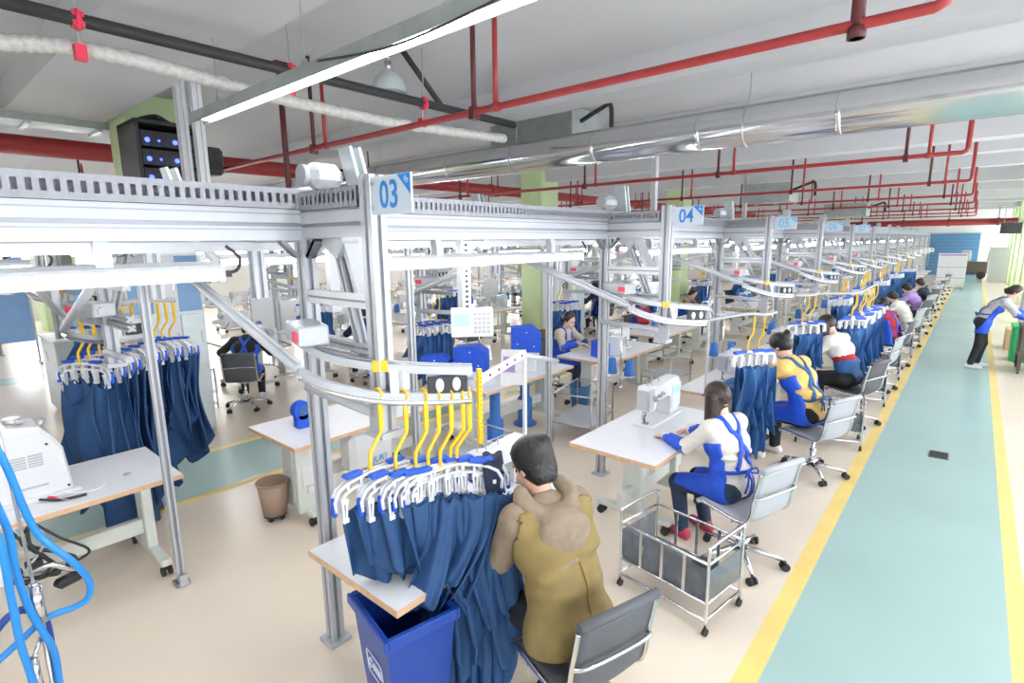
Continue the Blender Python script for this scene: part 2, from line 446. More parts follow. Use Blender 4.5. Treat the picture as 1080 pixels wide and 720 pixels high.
for i,(y,z) in enumerate(rows):
    sprinkler_line(y,z,-.2,labs[i] if i<4 else 'thin red sprinkler pipe at the far end of the ceiling',([] if i==0 else [-.55])+[-2.79,-5.1,-8.2,-11.4,-14.6] if i<3 else [-.5,-2.0,-3.5,-5.1,-8.2,-11.4])
    if i>=4: col.objects[-1]
for o in col.objects:
    if o.get('label','').startswith('thin red sprinkler'): o['group']='far sprinkler pipes'
# red mains
def main_pipe(p0,p1,r,lab,nb=6):
    t=thing('red_main_pipe',lab,'pipe',p0); p0=Vector(p0);p1=Vector(p1);d=p1-p0
    b=MB(); b.cyl((0,0,0),d,r,n=16)
    b.build('pipe_run','red_pipe',t)
    for i in range(nb):
        q=d*((i+.5)/nb); n=d.normalized()
        c=MB(); c.cyl(q-n*.06,q+n*.06,r*1.18,n=16); c.build('coupling','red_pipe',t)
        c=MB()
        for sx in (-1,1): c.cyl((q.x+sx*.1*abs(n.y),q.y+sx*.1*abs(n.x)+.15*n.y,q.z-r*1.1),(q.x+sx*.1*abs(n.y),q.y+sx*.1*abs(n.x)+.15*n.y,CEIL-p0.z),.014,n=6)
        c.cbox((q.x,q.y+.15*n.y,q.z-r*1.1),(.3 if abs(n.y)>.5 else .04,.04 if abs(n.y)>.5 else .3,.03)); c.build('hanger_bracket','dark_pipe',t)
main_pipe((-9.05,-3.,3.68),(-9.05,30,3.68),.12,'thick red main pipe running past the green column at left',9)
main_pipe((-6,36.,3.2),(1.6,36.,3.2),.16,'thick dark red main pipe crossing above the far end of the aisle',4)
# cable tray
t=thing('cable_tray','galvanised cable tray hung above the thick red main at left','cable tray',(-8.95,-3,3.92))
b=MB(); b.box(-.25,.25,0,5.2,0,.015); b.box(-.26,-.24,0,5.2,0,.1); b.box(.24,.26,0,5.2,0,.1)
b.build('tray','galv',t)
for y in (1.2,2.8,4.4,5.1):
    c=MB(); 
    for sx in (-.24,.24): c.cyl((sx,y,0),(sx,y,CEIL-3.92),.008,n=6)
    c.bar((-.26,y,-.02),(.26,y,-.02),.04,.03); c.build('hanger_bracket','steel',t)
# silver round duct
t=thing('round_air_duct','large shiny silver round air duct spanning the hall','duct',(-12.,5.62,3.515))
DL=12.+XR
b=MB(); r=.178; prof=[]
b.tube([(x,0,0) for x in np.linspace(0,DL,12)],r,40)
b.build('duct_body','duct',t)
for k in range(1,12):
    c=MB(); x=k*1.22
    c.tube([(x-.02,0,0),(x,0,0),(x+.02,0,0)],r+.002,40,radii=[r+.001,r+.006,r+.001]); c.build('duct_seam','duct',t)
c=MB(); c.bar((0,0,r+.008),(DL,0,r+.008),.05,.016)
for k in range(40): c.ball((.2+k*.36,-.02,r-.005),.007,n=6,k=4)
c.build('top_flange','galv',t)
for x in (1.5,4.4,7.3,10.2,13.):
    c=MB(); c.cyl((x,0,r),(x,0,CEIL-3.5),.006,n=6); c.tube([(x,(r+.006)*math.cos(a),(r+.006)*math.sin(a)) for a in np.linspace(0,2*PI,30)],.006,6); c.build('hanger_bracket','steel',t)
# black pipe + corrugated hose + red clamps
t=thing('black_water_pipe','matt black pipe running under the ceiling toward the air handler','pipe',(-4.3,.2,3.8))
b=MB(); b.tube([(0,0,0),(0,4.9,0)],.04,14); b.build('pipe_run','black_pipe',t)
b=MB(); b.cyl((0,3.75,.02),(-.12,3.35,.5),.028,n=10); b.build('riser','black_pipe',t)
t2=thing('flexible_hose','grey ribbed flexible hose sagging beside the black pipe','hose',(-4.33,.2,3.68))
pp=bez([(-.42,-.2,-.14),(-.2,.45,-.04),(-.05,1.0,-.02),(0,2.2,-.1),(-.02,3.4,-.10),(.05,4.7,-.06)],30)
b=MB(); b.tube(pp,.05,14,radii=[.052 if i%3 else .044 for i in range(len(pp))]); b.build('hose_body','flex',t2)
for y,lab in ((1.0,'first red clamp'),(2.35,'second red clamp'),(3.72,'third red clamp')):
    c=MB(); c.tube([(-4.3+.05*math.cos(a),y,3.8+.05*math.sin(a)) for a in np.linspace(-PI/2,PI*1.4,14)],.016,6)
    c.cbox((-4.3,y,3.80),(.075,.06,.085)); c.cyl((-4.32,y,3.80),(-4.33,y,3.62),.007,n=6,m=1); c.cbox((-4.33,y,3.62),(.065,.06,.09)); c.cyl((-4.3,y,3.85),(-4.3,y,CEIL),.006,n=6,m=1)
    tag(c.build('pipe_clamp',['red_tag','steel']),{1.0:'red pipe clamp on the black pipe nearest the left edge',2.35:'red pipe clamp on the black pipe beside the red riser',3.72:'red pipe clamp where the black pipe passes the dome lamp'}[y],'clamp')
# fluorescent channel along X
t=thing('fluorescent_light','long fluorescent light in a galvanised channel below the ceiling','light',(-5.05,1.9,3.47))
b=MB(); b.box(0,5.2,-.045,.045,.0,.05); b.box(0,5.2,-.055,-.045,-.03,.05); b.box(0,5.2,.045,.055,-.03,.05); b.build('channel','galv',t)
b=MB(); b.box(.15,5.1,-.04,.04,-.02,-.001); b.build('diffuser','led',t)
for x in (.45,1.75,3.05,4.5):
    c=MB(); c.cyl((x,0,.05),(x,0,CEIL-3.47),.005,n=6); c.tube([(x-.03,0,.05),(x-.03,0,.1),(x+.03,0,.1),(x+.03,0,.05)],.005,6); c.build('suspension_wire','steel',t)
b=MB(); b.tube(bez([(2.0,-.06,.03),(2.7,-.07,-.05),(3.4,-.07,-.03),(4.3,-.07,.05),(5.1,-.06,.1)],8),.007,6); b.build('cable','black',t)
# dome lamp
t=thing('dome_lamp','white dome pendant lamp hanging below the ceiling by the black pipe','lamp',(-4.55,3.5,3.9))
b=MB(); b.lathe([(.17,0),(.165,.05),(.14,.12),(.09,.17),(.04,.19),(.035,.22)],24,caps=False); b.lathe([(.16,.0),(.13,.1),(.03,.17)],24,caps=False); b.build('lamp_shade','galv_pale',t)
b=MB(); b.cyl((0,0,.2),(0,0,.28),.035,n=10); b.cyl((0,0,.28),(0,0,CEIL-3.9),.02,n=8); b.build('lamp_stem','steel',t)
# AC units
def ac_unit(loc,lab,w=1.45):
    t=thing('air_handler',lab,'air conditioner',loc)
    b=MB(); b.box(-w/2,w/2,-.4,.4,0,.42,0,.012); b.box(-w/2,-.05,-.415,-.4,.02,.40,0,.004); b.box(-w/2+.08,-w/2+.5,-.425,-.415,.12,.26,0,.004); b.build('housing','galv',t)
    for sx in (-1,0,1):
        for sy in (-.38,.38):
            c=MB(); c.cyl((sx*(w/2-.06),sy,-.02),(sx*(w/2-.06),sy,CEIL-loc[2]),.006,n=6); c.cbox((sx*(w/2-.06),sy,.0),(.06,.06,.03)); c.build('hanger_rod','steel',t)
    c=MB(); c.tube(bez([(w/2,-.2,.25),(w/2+.3,-.2,.36),(w/2+.45,-.2,.38),(w/2+.47,-.2,.1)],6),.03,8); c.build('drain_pipe','black_pipe',t)
ac_unit((-4.95,6.6,3.78),'galvanised ceiling air handler right behind the silver duct')
ac_unit((-3.85,14.,3.3),'pale ceiling air handler hung between far sprinkler pipes',1.0)
ac_unit((-3.4,21.,3.15),'ceiling air handler farthest down the hall above the 06 sign',1.2)
# galvanised hung box by the aisle's right
t=thing('fan_unit','black box unit hung at the end of the thick red main','fan',(1.25,35.,2.9))
b=MB(); b.box(-.5,.5,-.3,.3,-.3,.2,0,.02); b.build('housing','black',t)
b=MB(); b.cyl((-.4,0,.2),(-.4,0,CEIL-2.9),.015,n=6); b.cyl((.4,0,.2),(.4,0,CEIL-2.9),.015,n=6); b.build('hanger_rod','steel',t)
# amplifier rack on the green column + white hang posts + speaker
t=thing('amplifier_rack','dark equipment rack with blue lights fixed to the green column','rack',(-7.76,2.48,3.12))
b=MB(); b.box(-.33,.33,-.36,.36,.72,.76); b.box(-.33,.33,-.36,.36,0,.03); b.box(-.33,.33,-.36,-.32,0,.74); b.box(-.33,.33,.32,.36,0,.74); b.box(-.33,-.30,-.34,.34,0,.74); b.build('rack_frame','black',t)
for k in range(3):
    c=MB(); c.box(-.28,.30,-.31,.31,.05+k*.21,.23+k*.21,0,.008)
    for yy in (-.2,.1): c.cyl((.30,yy,.17+k*.21),(.325,yy,.17+k*.21),.02,n=10)
    a=c.build('amplifier',['black'],t)
    for yy in (-.24,-.12,.05,.2): 
        d=MB(); d.ball((.305,yy,.12+k*.21),.028 if yy in(-.24,.05) else .014,n=8,k=5); d.build('indicator_light','led_blue',a)
c=MB()
for k in range(5): c.tube(bez([(.2-.1*k,-.3,.77),(.22-.1*k,-.1,.84),(.1-.05*k,.1,.80),(.15-.08*k,.33,.78)],6),.012,6)
c.build('cable','black',t)
t=thing('wall_speaker','small dark loudspeaker beside the amplifier rack','speaker',(-7.6,2.98,3.33))
b=MB(); b.box(-.12,.12,-.11,.11,0,.34,0,.04); b.build('cabinet','black',t)
b=MB(); b.cyl((.12,0,.12),(.127,0,.12),.07,n=16); b.cyl((.12,0,.26),(.127,0,.26),.03,n=12); b.build('driver','rubber',t)
b=MB(); b.bar((-.12,0,.15),(-.45,0,.15),.05,.05); b.build('bracket','steel',t)
for (x,y,z0,lab) in ((-6.6,2.33,2.6,'white hanging post in front of the rack, left one'),(-6.1,2.30,2.6,'white hanging post in front of the rack, right one')):
    b=MB(); b.bar((x,y,z0),(x,y,CEIL),.09,.09,0,(0,1,0),.01,0); b.cbox((x,y,CEIL-.02),(.18,.18,.03)); tag(b.build('hanging_post','white_paint'),lab,'post')
for (x,y,lab) in ((-4.4,9.,'white hanging post left of the 04 sign reaching the ceiling'),(-4.6,14.5,'white hanging post between the 04 and 05 signs reaching the ceiling')):
    b=MB(); b.bar((x,y,2.5),(x,y,CEIL),.09,.09,0,(0,1,0),.01,0); b.cbox((x,y,CEIL-.02),(.18,.18,.03)); tag(b.build('hanging_post','white_paint'),lab,'post')
# dark red vertical risers (the two lone posts)
for (x,y,z0,lab) in ((-5.72,3.0,2.9,'dark red riser post left of the 03 sign'),(-.535,3.1,3.36,'short dark red hanger near the bend of the first sprinkler pipe')):
    b=MB(); b.cyl((x,y,z0),(x,y,CEIL),.03,n=10); b.cbox((x,y,CEIL-.01),(.14,.14,.02)); b.cyl((x,y,z0),(x,y,z0+.05),.04,n=10); tag(b.build('riser_post','dark_pipe'),lab,'pipe')
# floor drain
b=MB(); b.box(-.16,.02,7.45,7.70,0,.008); 
for k in range(6): b.box(-.15,.01,7.47+k*.037,7.485+k*.037,.008,.011,1)
tag(b.build('floor_drain',['drain','slot']),'small metal floor plate set in the green aisle','drain')
# ================================================================ gantries
PITCH=3.17
def slotted_wall(b,x,y0,y1,z0,z1,m,pitch=.042,sw=.02,axis='y'):
    """thin wall with real rectangular slots"""
    zs0=z0+(z1-z0)*.30; zs1=z0+(z1-z0)*.75
    P=(lambda s,z:(x,s,z)) if axis=='y' else (lambda s,z:(s,x,z))
    n=int((y1-y0)/pitch); 
    def q(a,c,za,zb): b.add([P(a,za),P(c,za),P(c,zb),P(a,zb)],[(0,1,2,3)],m)
    q(y0,y1,z0,zs0); q(y0,y1,zs1,z1)
    y=y0
    for i in range(n):
        q(y,y+pitch-sw,zs0,zs1); y+=pitch
    q(y,y1,zs0,zs1)
def rail_points(m):
    """plan path of the sloped rail: high end far out, curving to run along the aisle"""
    st=[(-.80,-.335,2.275),(.44,-.315,1.862)]
    cv=[(.44,-.315,1.862),(.56,-.245,1.80),(.70,-.065,1.735),(.81,.145,1.70),(.92,.335,1.685)]
    f=lambda L:[(m*x,y,z) for x,y,z in L]
    return f(st),f(cv)
def make_gantry(name,label,group,loc,m=1,full=True,posts=True,trk=True):
    t=thing(name,label,'gantry',loc,0,group)
    L=PITCH
    if posts:
        b=MB(); b.bar((0,0,0),(0,0,2.47),.08,.08,0,(0,1,0),.012,1); b.cbox((0,0,.012),(.14,.14,.024)); b.build('post',['alu','alu_dark'],t)
    b=MB(); b.bar((0,0,2.55),(0,L,2.55),.08,.16,0,(0,0,1),.01,1)
    for sx in (-1,1): b.bar((sx*.0405,0,2.525),(sx*.0405,L,2.525),.003,.006,1); b.bar((sx*.041,0,2.605),(sx*.041,L,2.605),.003,.006,1)
    b.build('top_beam',['alu','alu_dark'],t)
    b=MB()
    if trk: slotted_wall(b,m*.055,0,L,2.632,2.732,0)
    else: b.add([(m*.055,0,2.632),(m*.055,L,2.632),(m*.055,L,2.732),(m*.055,0,2.732)],[(0,1,2,3)],0)
    b.box(-.055,.055,0,L,2.730,2.736); b.box(-.056,-.052,0,L,2.632,2.73); b.box(-.05,.05,0,L,2.631,2.633,1)
    b.build('cable_track',['track','slot'],t)
    b=MB(); b.bar((-m*.6,0,2.475),(-m*.6,L,2.475),.07,.13,0,(0,0,1),.008,1); b.bar((-m*.6,.0,2.50),(m*0,0,2.50),.06,.08); b.bar((-m*.6,1.45,2.50),(0,1.45,2.50),.06,.08); b.build('rear_beam',['alu','alu_dark'],t)
    b=MB(); b.bar((-m*.6,0,2.12),(-m*.6,0,2.42),.075,.075,0,(0,1,0),.012,1); b.build('rear_post',['alu','alu_dark'],t)
    b=MB(); b.bar((0,0,2.545),(m*.62,0,2.545),.07,.13,0,(0,0,1),.01,1); b.bar((m*.02,0,2.615),(m*.6,0,2.615),.072,.01,1); b.build('outrigger',['alu','alu_dark'],t)
    b=MB()
    if trk: slotted_wall(b,-.045,min(m*.06,m*.58),max(m*.06,m*.58),2.622,2.715,0,axis='x')
    b.box(min(m*.06,m*.58),max(m*.06,m*.58),-.045,.045,2.713,2.718); b.box(min(m*.06,m*.58),max(m*.06,m*.58),.042,.045,2.622,2.713); b.box(min(m*.06,m*.58),max(m*.06,m*.58),-.04,.04,2.621,2.623,1)
    b.build('cable_track',['track','slot'],t)
    b=MB(); b.bar((m*.64,0,1.53),(m*.64,0,2.76),.085,.085,0,(0,1,0),.012,1); b.cbox((m*.64,0,1.52),(.13,.13,.03)); b.cbox((m*.64,-.045,1.60),(.11,.012,.14)); b.build('sign_post',['alu','alu_dark'],t)
    for z,h in ((2.17,.07),(1.935,.05),(1.865,.045)):
        b=MB(); b.bar((m*.04,0,z),(m*.6,0,z),.05,h,0,(0,0,1),.006,1); b.build('crossbar',['white_paint' if z>2 else 'alu','alu_dark'],t)
    if full:
        for (y,x) in ((-.06,0),(.06,0)):
            pass
        b=MB()
        for s in (-1,1): b.bar((0,s*.05,2.38),(0,s*.14,2.47),.05,.02,0); b.bar((m*(.05),0,2.38),(m*.14,0,2.47),.05,.02,0)
        b.build('corner_bracket','alu_dark',t)
        b=MB(); b.bar((m*.12,.10,2.62),(m*.50,.0,1.90),.05,.05,0,(0,1,0),.01,1); b.build('lift_tube',['alu','alu_dark'],t)
        b=MB(); b.bar((m*.26,.14,2.50),(m*.46,.10,2.16),.03,.17,0,(0,1,0)); b.cbox((m*.22,.08,2.46),(.16,.12,.12),0,0,.01,ry=m*.5); b.build('lift_panel','machine_grey',t)
        b=MB(); b.cbox((-m*.10,.20,2.83),(.14,.22,.14),0,0,.045); b.cyl((-m*.10,.09,2.83),(-m*.10,.06,2.83),.055,n=14)
        for k in range(2): b.cbox((-m*.03,.34+.06*k,2.86),(.12,.018,.28),0,1,0,rx=.25)
        b.build('drive_motor',['machine_grey','galv_pale'],t)
        b=MB(); b.bar((-m*.25,1.45,1.86),(-m*.25,1.45,2.47),.06,.09,0,(0,1,0))
        for k in range(14): b.box(-m*.25-.032 if m<0 else -m*.25+.028, -m*.25-.028 if m<0 else -m*.25+.032, 1.435,1.465, 1.90+k*.04,1.92+k*.04,1)
        b.build('slot_post',['alu','slot'],t)
    st,cv=rail_points(m)
    b=MB(); b.tube([st[0],st[1]],.026,12); b.tube([(p[0],p[1],p[2]+.035) for p in st],.010,8); b.build('sloped_rail','alu',t)
    cc=bez(cv,8)
    b=MB()
    def ribbon(pts,w,h,mi=0):
        w*=.8;h*=.72
        n=len(pts); vs=[]
        for i,p in enumerate(pts):
            p=Vector(p); a=Vector(pts[max(i-1,0)]); c=Vector(pts[min(i+1,n-1)]); tg=(c-a); tg.z=0; tg.normalize(); sd=Vector((tg.y,-tg.x,0))
            for (u,v) in ((-w/2,-h/2),(w/2,-h/2),(w/2,h/2),(-w/2,h/2)): vs.append(p+sd*u+Vector((0,0,v)))
        fs=[(i*4+j,i*4+(j+1)%4,(i+1)*4+(j+1)%4,(i+1)*4+j) for i in range(n-1) for j in range(4)]+[(3,2,1,0),((n-1)*4,(n-1)*4+1,(n-1)*4+2,(n-1)*4+3)]
        b.add(vs,fs,mi)
    ribbon(cc,.045,.05); b.tube([Vector(p)+Vector((0,0,-.03)) for p in cc],.017,10,1); b.build('curved_rail',['alu','chrome'],t)
    gd=bez([(m*.10,-.15,2.0),(m*.30,-.215,1.965),(m*.46,-.175,1.91),(m*.62,-.06,1.87),(m*.76,.11,1.84),(m*.93,.335,1.815)],7)
    b=MB(); ribbon(gd,.05,.055); ribbon([Vector(p)+Vector((0,0,.03)) for p in gd],.02,.012,1); b.build('guide_rail',['alu','alu_dark'],t)
    if full:
        b=MB(); b.cbox((m*.26,-.17,2.01),(.30,.15,.10),-m*.3,0,.008); b.build('rail_box','machine_grey',t)
        b=MB(); b.cbox((m*.345,-.279,2.01),(.08,.014,.045),-m*.3); b.build('red_tab','red_tag',t)
        b=MB(); b.cbox((m*.66,-.02,1.868),(.07,.055,.055),m*.8); b.build('yellow_clip','yellow',t)
        b=MB(); b.bar((m*.02,.0,1.72),(m*.52,-.05,1.66),.0,.0) if False else b.tube([(m*.0,-.05,1.655),(m*.62,-.05,1.63)],.026,10); b.build('rail_support','alu',t)
        b=MB(); b.bar((m*.69,.03,1.85),(m*.735,.0,1.72),.04,.05); b.bar((m*.64,.05,1.79),(m*.74,.07,1.79),.05,.10); b.build('rail_bracket','machine_white',t)
        b=MB(); b.cbox((m*.86,.23,1.755),(.02,.20,.09),-m*.55,0,.004)
        for k in (-1,1): b.lathe([(.001,0),(.03,0),(.03,.004),(.001,.004)],14,1,Matrix.Translation((m*(.86+.010-k*-.022),.225+k*.036,1.755))@Euler((0,m*PI/2,-m*.55)).to_matrix().to_4x4()@Matrix.Diagonal((1.15,.7,1,1)))
        b.build('guide_cassette',['black','paper'],t)
        if m>0:
            b=MB(); a=(m*.92,.36,1.74); b.bar(a,(m*.68,1.06,1.75),.012,.05)
            for k in range(6):
                q=Vector(a).lerp(Vector((m*.68,1.06,1.75)),(k+.5)/6); b.cyl(q+Vector((m*.007,0,0)),q+Vector((m*.009,0,0)),.009,n=8,m=1)
            b.build('return_arm',['white_paint','slot'],t)
            b=MB(); b.tube([(m*.68,1.06,1.74),(m*.50,1.67,1.57)],.016,10); b.build('return_tube','alu',t)
            b=MB()
            b.bar((m*.68,1.06,.79),(m*.68,1.06,1.76),.020,.020); b.build('arm_upright','white_paint',t)
    if full:
        b=MB(); b.tube(bez([(-m*.62,-.72,2.42),(-m*.61,-.60,2.48),(-m*.6,-.42,2.49),(-m*.6,-.30,2.44),(-m*.6,-.22,2.33)],6),.028,8); b.build('cable_arch','machine_grey',t)
    for y in (.95,2.25):
        b=MB(); b.bar((0,y,2.37),(0,y,2.47),.05,.05,0,(0,1,0)); b.cbox((m*.03,y,2.40),(.02,.06,.08)); b.build('lamp_bracket','alu',t)
    return t
# --- front line: bays 02 .. (root y of bay k = 1.535 + 3.17 (k-3))
gy=lambda k: 1.535+PITCH*(k-3)
front={}
FL={2:'white gantry bay at the left edge, nearest the camera',3:'white gantry bay carrying the 03 sign, the nearest sign',4:'white gantry bay carrying the 04 sign, second sign from the camera',5:'white gantry bay carrying the 05 sign, third sign from the camera',6:'white gantry bay carrying the 06 sign, fourth sign from the camera',7:'white gantry bay carrying the faint 07 sign, fifth sign from the camera'}
proto=make_gantry('overhead_gantry',FL[3],None,(-2.8,gy(3),0),1)
front[3]=proto
for k in range(2,16):
    if k==3: continue
    front[k]=dup(proto,(-2.8,gy(k),0),None,FL.get(k,'white gantry bay of the front line far down the aisle, past the 07 sign'),None if k<8 else 'far front gantries')
# the plain legs standing on the floor between the lines
for (x,y,z,lab) in ((-4.185,1.117,2.28,'slim aluminium leg beside the corner of the left machine table'),(-3.5,2.80,2.42,'slim aluminium leg left of the keypad terminal'),(-3.28,4.42,2.42,'slim aluminium leg just left of the 04 floor post')):
    b=MB(); b.bar((x,y,.0),(x,y,z),.05,.05,0,(0,1,0),.01,1); b.cbox((x,y,.015),(.09,.09,.03),0,1); b.cbox((x+.05,y,.05),(.03,.05,.08)); tag(b.build('support_leg',['alu','alu_dark']),lab,'post')
# --- the line behind it, facing the second aisle
rp=make_gantry('overhead_gantry','white gantry of the second line, behind the front line',None,(-4.5,1.117,0),-1,True,False,False)
rp['label']='white gantry of the second line behind the nearest signed bay'
RB={0:rp}
for j in range(-1,12):
    if j==0: continue
    RB[j]=dup(rp,(-4.5,1.117+PITCH*j,0),None,{-1:'white gantry of the second line at the left edge',1:'white gantry of the second line behind the woman in khaki and the terminal',2:'white gantry of the second line beyond the blue thread cones'}.get(j,'white gantry of the second line further down the hall'),'second line gantries' if j>2 else None)
for dx,lab,g,src,n0 in ((-7.,'white gantry of the third line beyond the second green aisle','third line gantries',front[3],3),(-14.,'white gantry of the farthest line by the left wall','far line gantries',front[3],3)):
    for k in range(2 if dx==-7 else 3,13):
        dup(src,(-2.8+dx,gy(k),0),None,lab,g)
for j in range(0,11):
    dup(rp,(-11.6,1.117+PITCH*j,0),None,'white gantry of the fourth line beyond the third','fourth line gantries')

# --- signs
def sign(k,txt,mk_,lab,grp=None):
    t=thing('number_sign',lab,'sign',(-2.8+.64+.06,gy(k)-.045,2.575),0,grp)
    b=MB(); b.box(0,.285,-.006,.006,0,.165,0,.003); 
    for z in (.03,.135): b.cyl((.018,-.006,z),(.018,-.012,z),.010,n=10,m=1)
    b.build('plate',['sign_white','steel'],t)
    if txt:
        X=Matrix.Translation((.135,-.0075,.078))@Euler((PI/2,0,0)).to_matrix().to_4x4()@Matrix.Diagonal((.82,1,1,1))
        text_mesh('number',txt,.165,.0008,mk_,t,X)
        b=MB(); b.add([(.195,-.0075,.163),(.283,-.0075,.163),(.283,-.0075,.075)],[(0,2,1)]); b.build('corner_triangle',mk_,t)
        X=Matrix.Translation((.256,-.0085,.137))@Euler((PI/2,0,0)).to_matrix().to_4x4()@Matrix.Rotation(-.7,4,'Z')
        text_mesh('small_number','00',.03,.0004,'sign_white',t,X)
for k,tx in ((3,'03'),(4,'04'),(5,'05'),(6,'06'),(7,'07')):
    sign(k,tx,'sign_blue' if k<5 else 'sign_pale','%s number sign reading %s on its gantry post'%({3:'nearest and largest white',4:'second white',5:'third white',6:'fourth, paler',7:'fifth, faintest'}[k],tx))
for k in range(8,14): sign(k,None,None,'blank looking pale sign plate on a far gantry post','far sign plates')

# --- LED battens, one under each bay
def batten(loc,lab,grp=None,m=1,src=None):
    t=thing('led_batten',lab,'lamp',loc,0,grp)
    b=MB(); b.prism([(-.028,.048),(.028,.048),(.044,.030),(.046,.012),(-.046,.012),(-.044,.030)],(0,1.085,.0),(1,0,0),(0,0,1),2.17); b.prism([(-.030,-.026),(.030,-.026),(.026,-.046),(-.026,-.046)],(0,1.085,.0),(1,0,0),(0,0,1),2.17); b.build('housing','machine_grey',t)
    b=MB(); b.prism([(-.044,.0118),(.044,.0118),(.043,-.012),(.034,-.0258),(-.034,-.0258),(-.043,-.012)],(0,1.085,0),(1,0,0),(0,0,1),2.13); b.build('diffuser',LEDM,t)
    for yy in (2.18,-.01):
        b=MB(); b.cbox((0,yy,0),(.085,.02,.10)); b.build('end_cap','machine_grey',t)
    b=MB(); b.tube(bez([(0,2.19,-.01),(.0,2.26,.0),(0,2.28,.06),(0,2.22,.12)],6),.008,6); b.cbox((0,2.205,-.015),(.03,.05,.03)); b.build('plug_cable','black',t)
    return t
LEDM='led'
bp=batten((-2.8,gy(2)+.535,2.325),'lit LED batten under the nearest gantry beam at the left edge')
LBL={3:'lit LED batten right of the 03 sign post, above the keypad terminal',4:'lit LED batten right of the 04 sign post',5:'lit LED batten beside the 05 sign, third bay'}
for k in range(3,15): dup(bp,(-2.8,gy(k)+.535,2.325),None,LBL.get(k,'lit LED batten under a far bay of the front gantry line'),'far front battens' if k>5 else None)
for j in range(-1,11): dup(bp,(-4.5,1.117+PITCH*j+.5,2.325),None,'lit LED batten under the second gantry line','second line battens')
LEDM='led_far'
bf=batten((-9.8,gy(2)+.535,2.325),'lit LED batten under the third gantry line','third line battens')
for k in range(2,12):
    if k>2: dup(bf,(-9.8,gy(k)+.535,2.325),None,'lit LED batten under the third gantry line','third line battens')
    dup(bf,(-11.6,gy(k)+.535,2.325),None,'lit LED batten under the fourth gantry line','fourth line battens')
for k in range(2,10): dup(bf,(-16.8,gy(k)+.535,2.325),None,'lit LED batten under the farthest gantry line','farthest line battens')

# --- keypad terminals on the slot posts
t=thing('keypad_terminal','white keypad terminal with a blue screen, the nearest and largest one','terminal',(-2.95,gy(3)+1.43,1.72),-.75)
b=MB(); b.box(-.02,.03,-.165,.165,0,.23,0,.008); b.build('housing','machine_white',t)
b=MB(); b.box(.03,.033,-.145,-.02,.085,.185); b.build('screen','screen',t)
b=MB()
for i in range(4):
    for j in range(5): b.box(.03,.035,.012+i*.034,.038+i*.034,.03+j*.035,.055+j*.035,0,.003)
b.build('keypad','machine_grey',t)
b=MB(); b.bar((-.06,0,.1),(-.02,0,.1),.04,.08); b.build('bracket','alu',t)
for k,l in ((4,'white keypad terminal on the second slotted post, behind the 04 sign'),(5,'white keypad terminal on the third slotted post, behind the 05 sign')): dup(t,(-2.95,gy(k)+1.43,1.72),None,l)

# ================================================================ hangers and garments
def make_hanger(loc,lab,grp=None,rz=0.,rod='yellow',hh=.34):
    """hook at the top (z=0), bar below at -hh; width along local x"""
    t=thing('garment_hanger',lab,'hanger',loc,rz,grp)
    b=MB(); b.tube(bez([(0,.035,.02),(0,.03,.05),(0,0,.055),(0,-.02,.03),(0,0,0)],4),.007,6); b.tube(bez([(0,0,.02),(0,0,-.14),(-.012,.0,-.17),(-.055,.0,-.23),(-.07,0,-.26),(-.07,0,-hh-.02)],4),.0095,7); b.cbox((0,.0,-.06),(.022,.012,.16)); b.build('hook_rod',rod,t)
    z=-hh
    b=MB()
    arc=[(-.23,-.13),(-.235,-.08),(-.21,-.035),(-.16,-.01),(-.09,.0),(.0,.005),(.09,.0),(.16,-.01),(.21,-.035),(.235,-.08),(.23,-.13)]
    for yy in (-.014,.014): b.tube([(x-.04,yy,z+zz) for x,zz in arc],.009,7)
    b.tube([(x*.82-.04,0,z+zz*.6-.045) for x,zz in arc[1:-1]],.009,6)
    for x in (-.16,-.09,.0,.09,.16): b.bar((x-.04,0,z-.05),(x-.04,0,z-.01),.012,.02)
    b.build('hanger_frame','machine_white',t)
    for i,x in enumerate((-.185,-.095,0,.095,.185)):
        c=MB(); zc=z-.045-(.04 if abs(x)>.15 else 0)
        c.bar((x-.052,.0,zc),(x-.046,.004,zc-.10),.010,.030); c.bar((x-.028,.0,zc),(x-.034,.004,zc-.10),.010,.030); c.cbox((x-.04,0,zc-.01),(.035,.034,.022)); c.cbox((x-.04,0,zc-.105),(.03,.034,.02))
        c.build('clip','machine_white',t)
    for x,w in ((-.13,.10),(.11,.10)):
        c=MB(); c.cbox((x-.04,0,z+.018),(w,.05,.022),0,0,.01); c.build('pad','blue',t)
    for sx in (-1,1):
        c=MB(); c.cbox((sx*.235-.04,0,z-.11),(.02,.034,.09),0,0,.006); c.build('end_grip','blue',t)
    return t
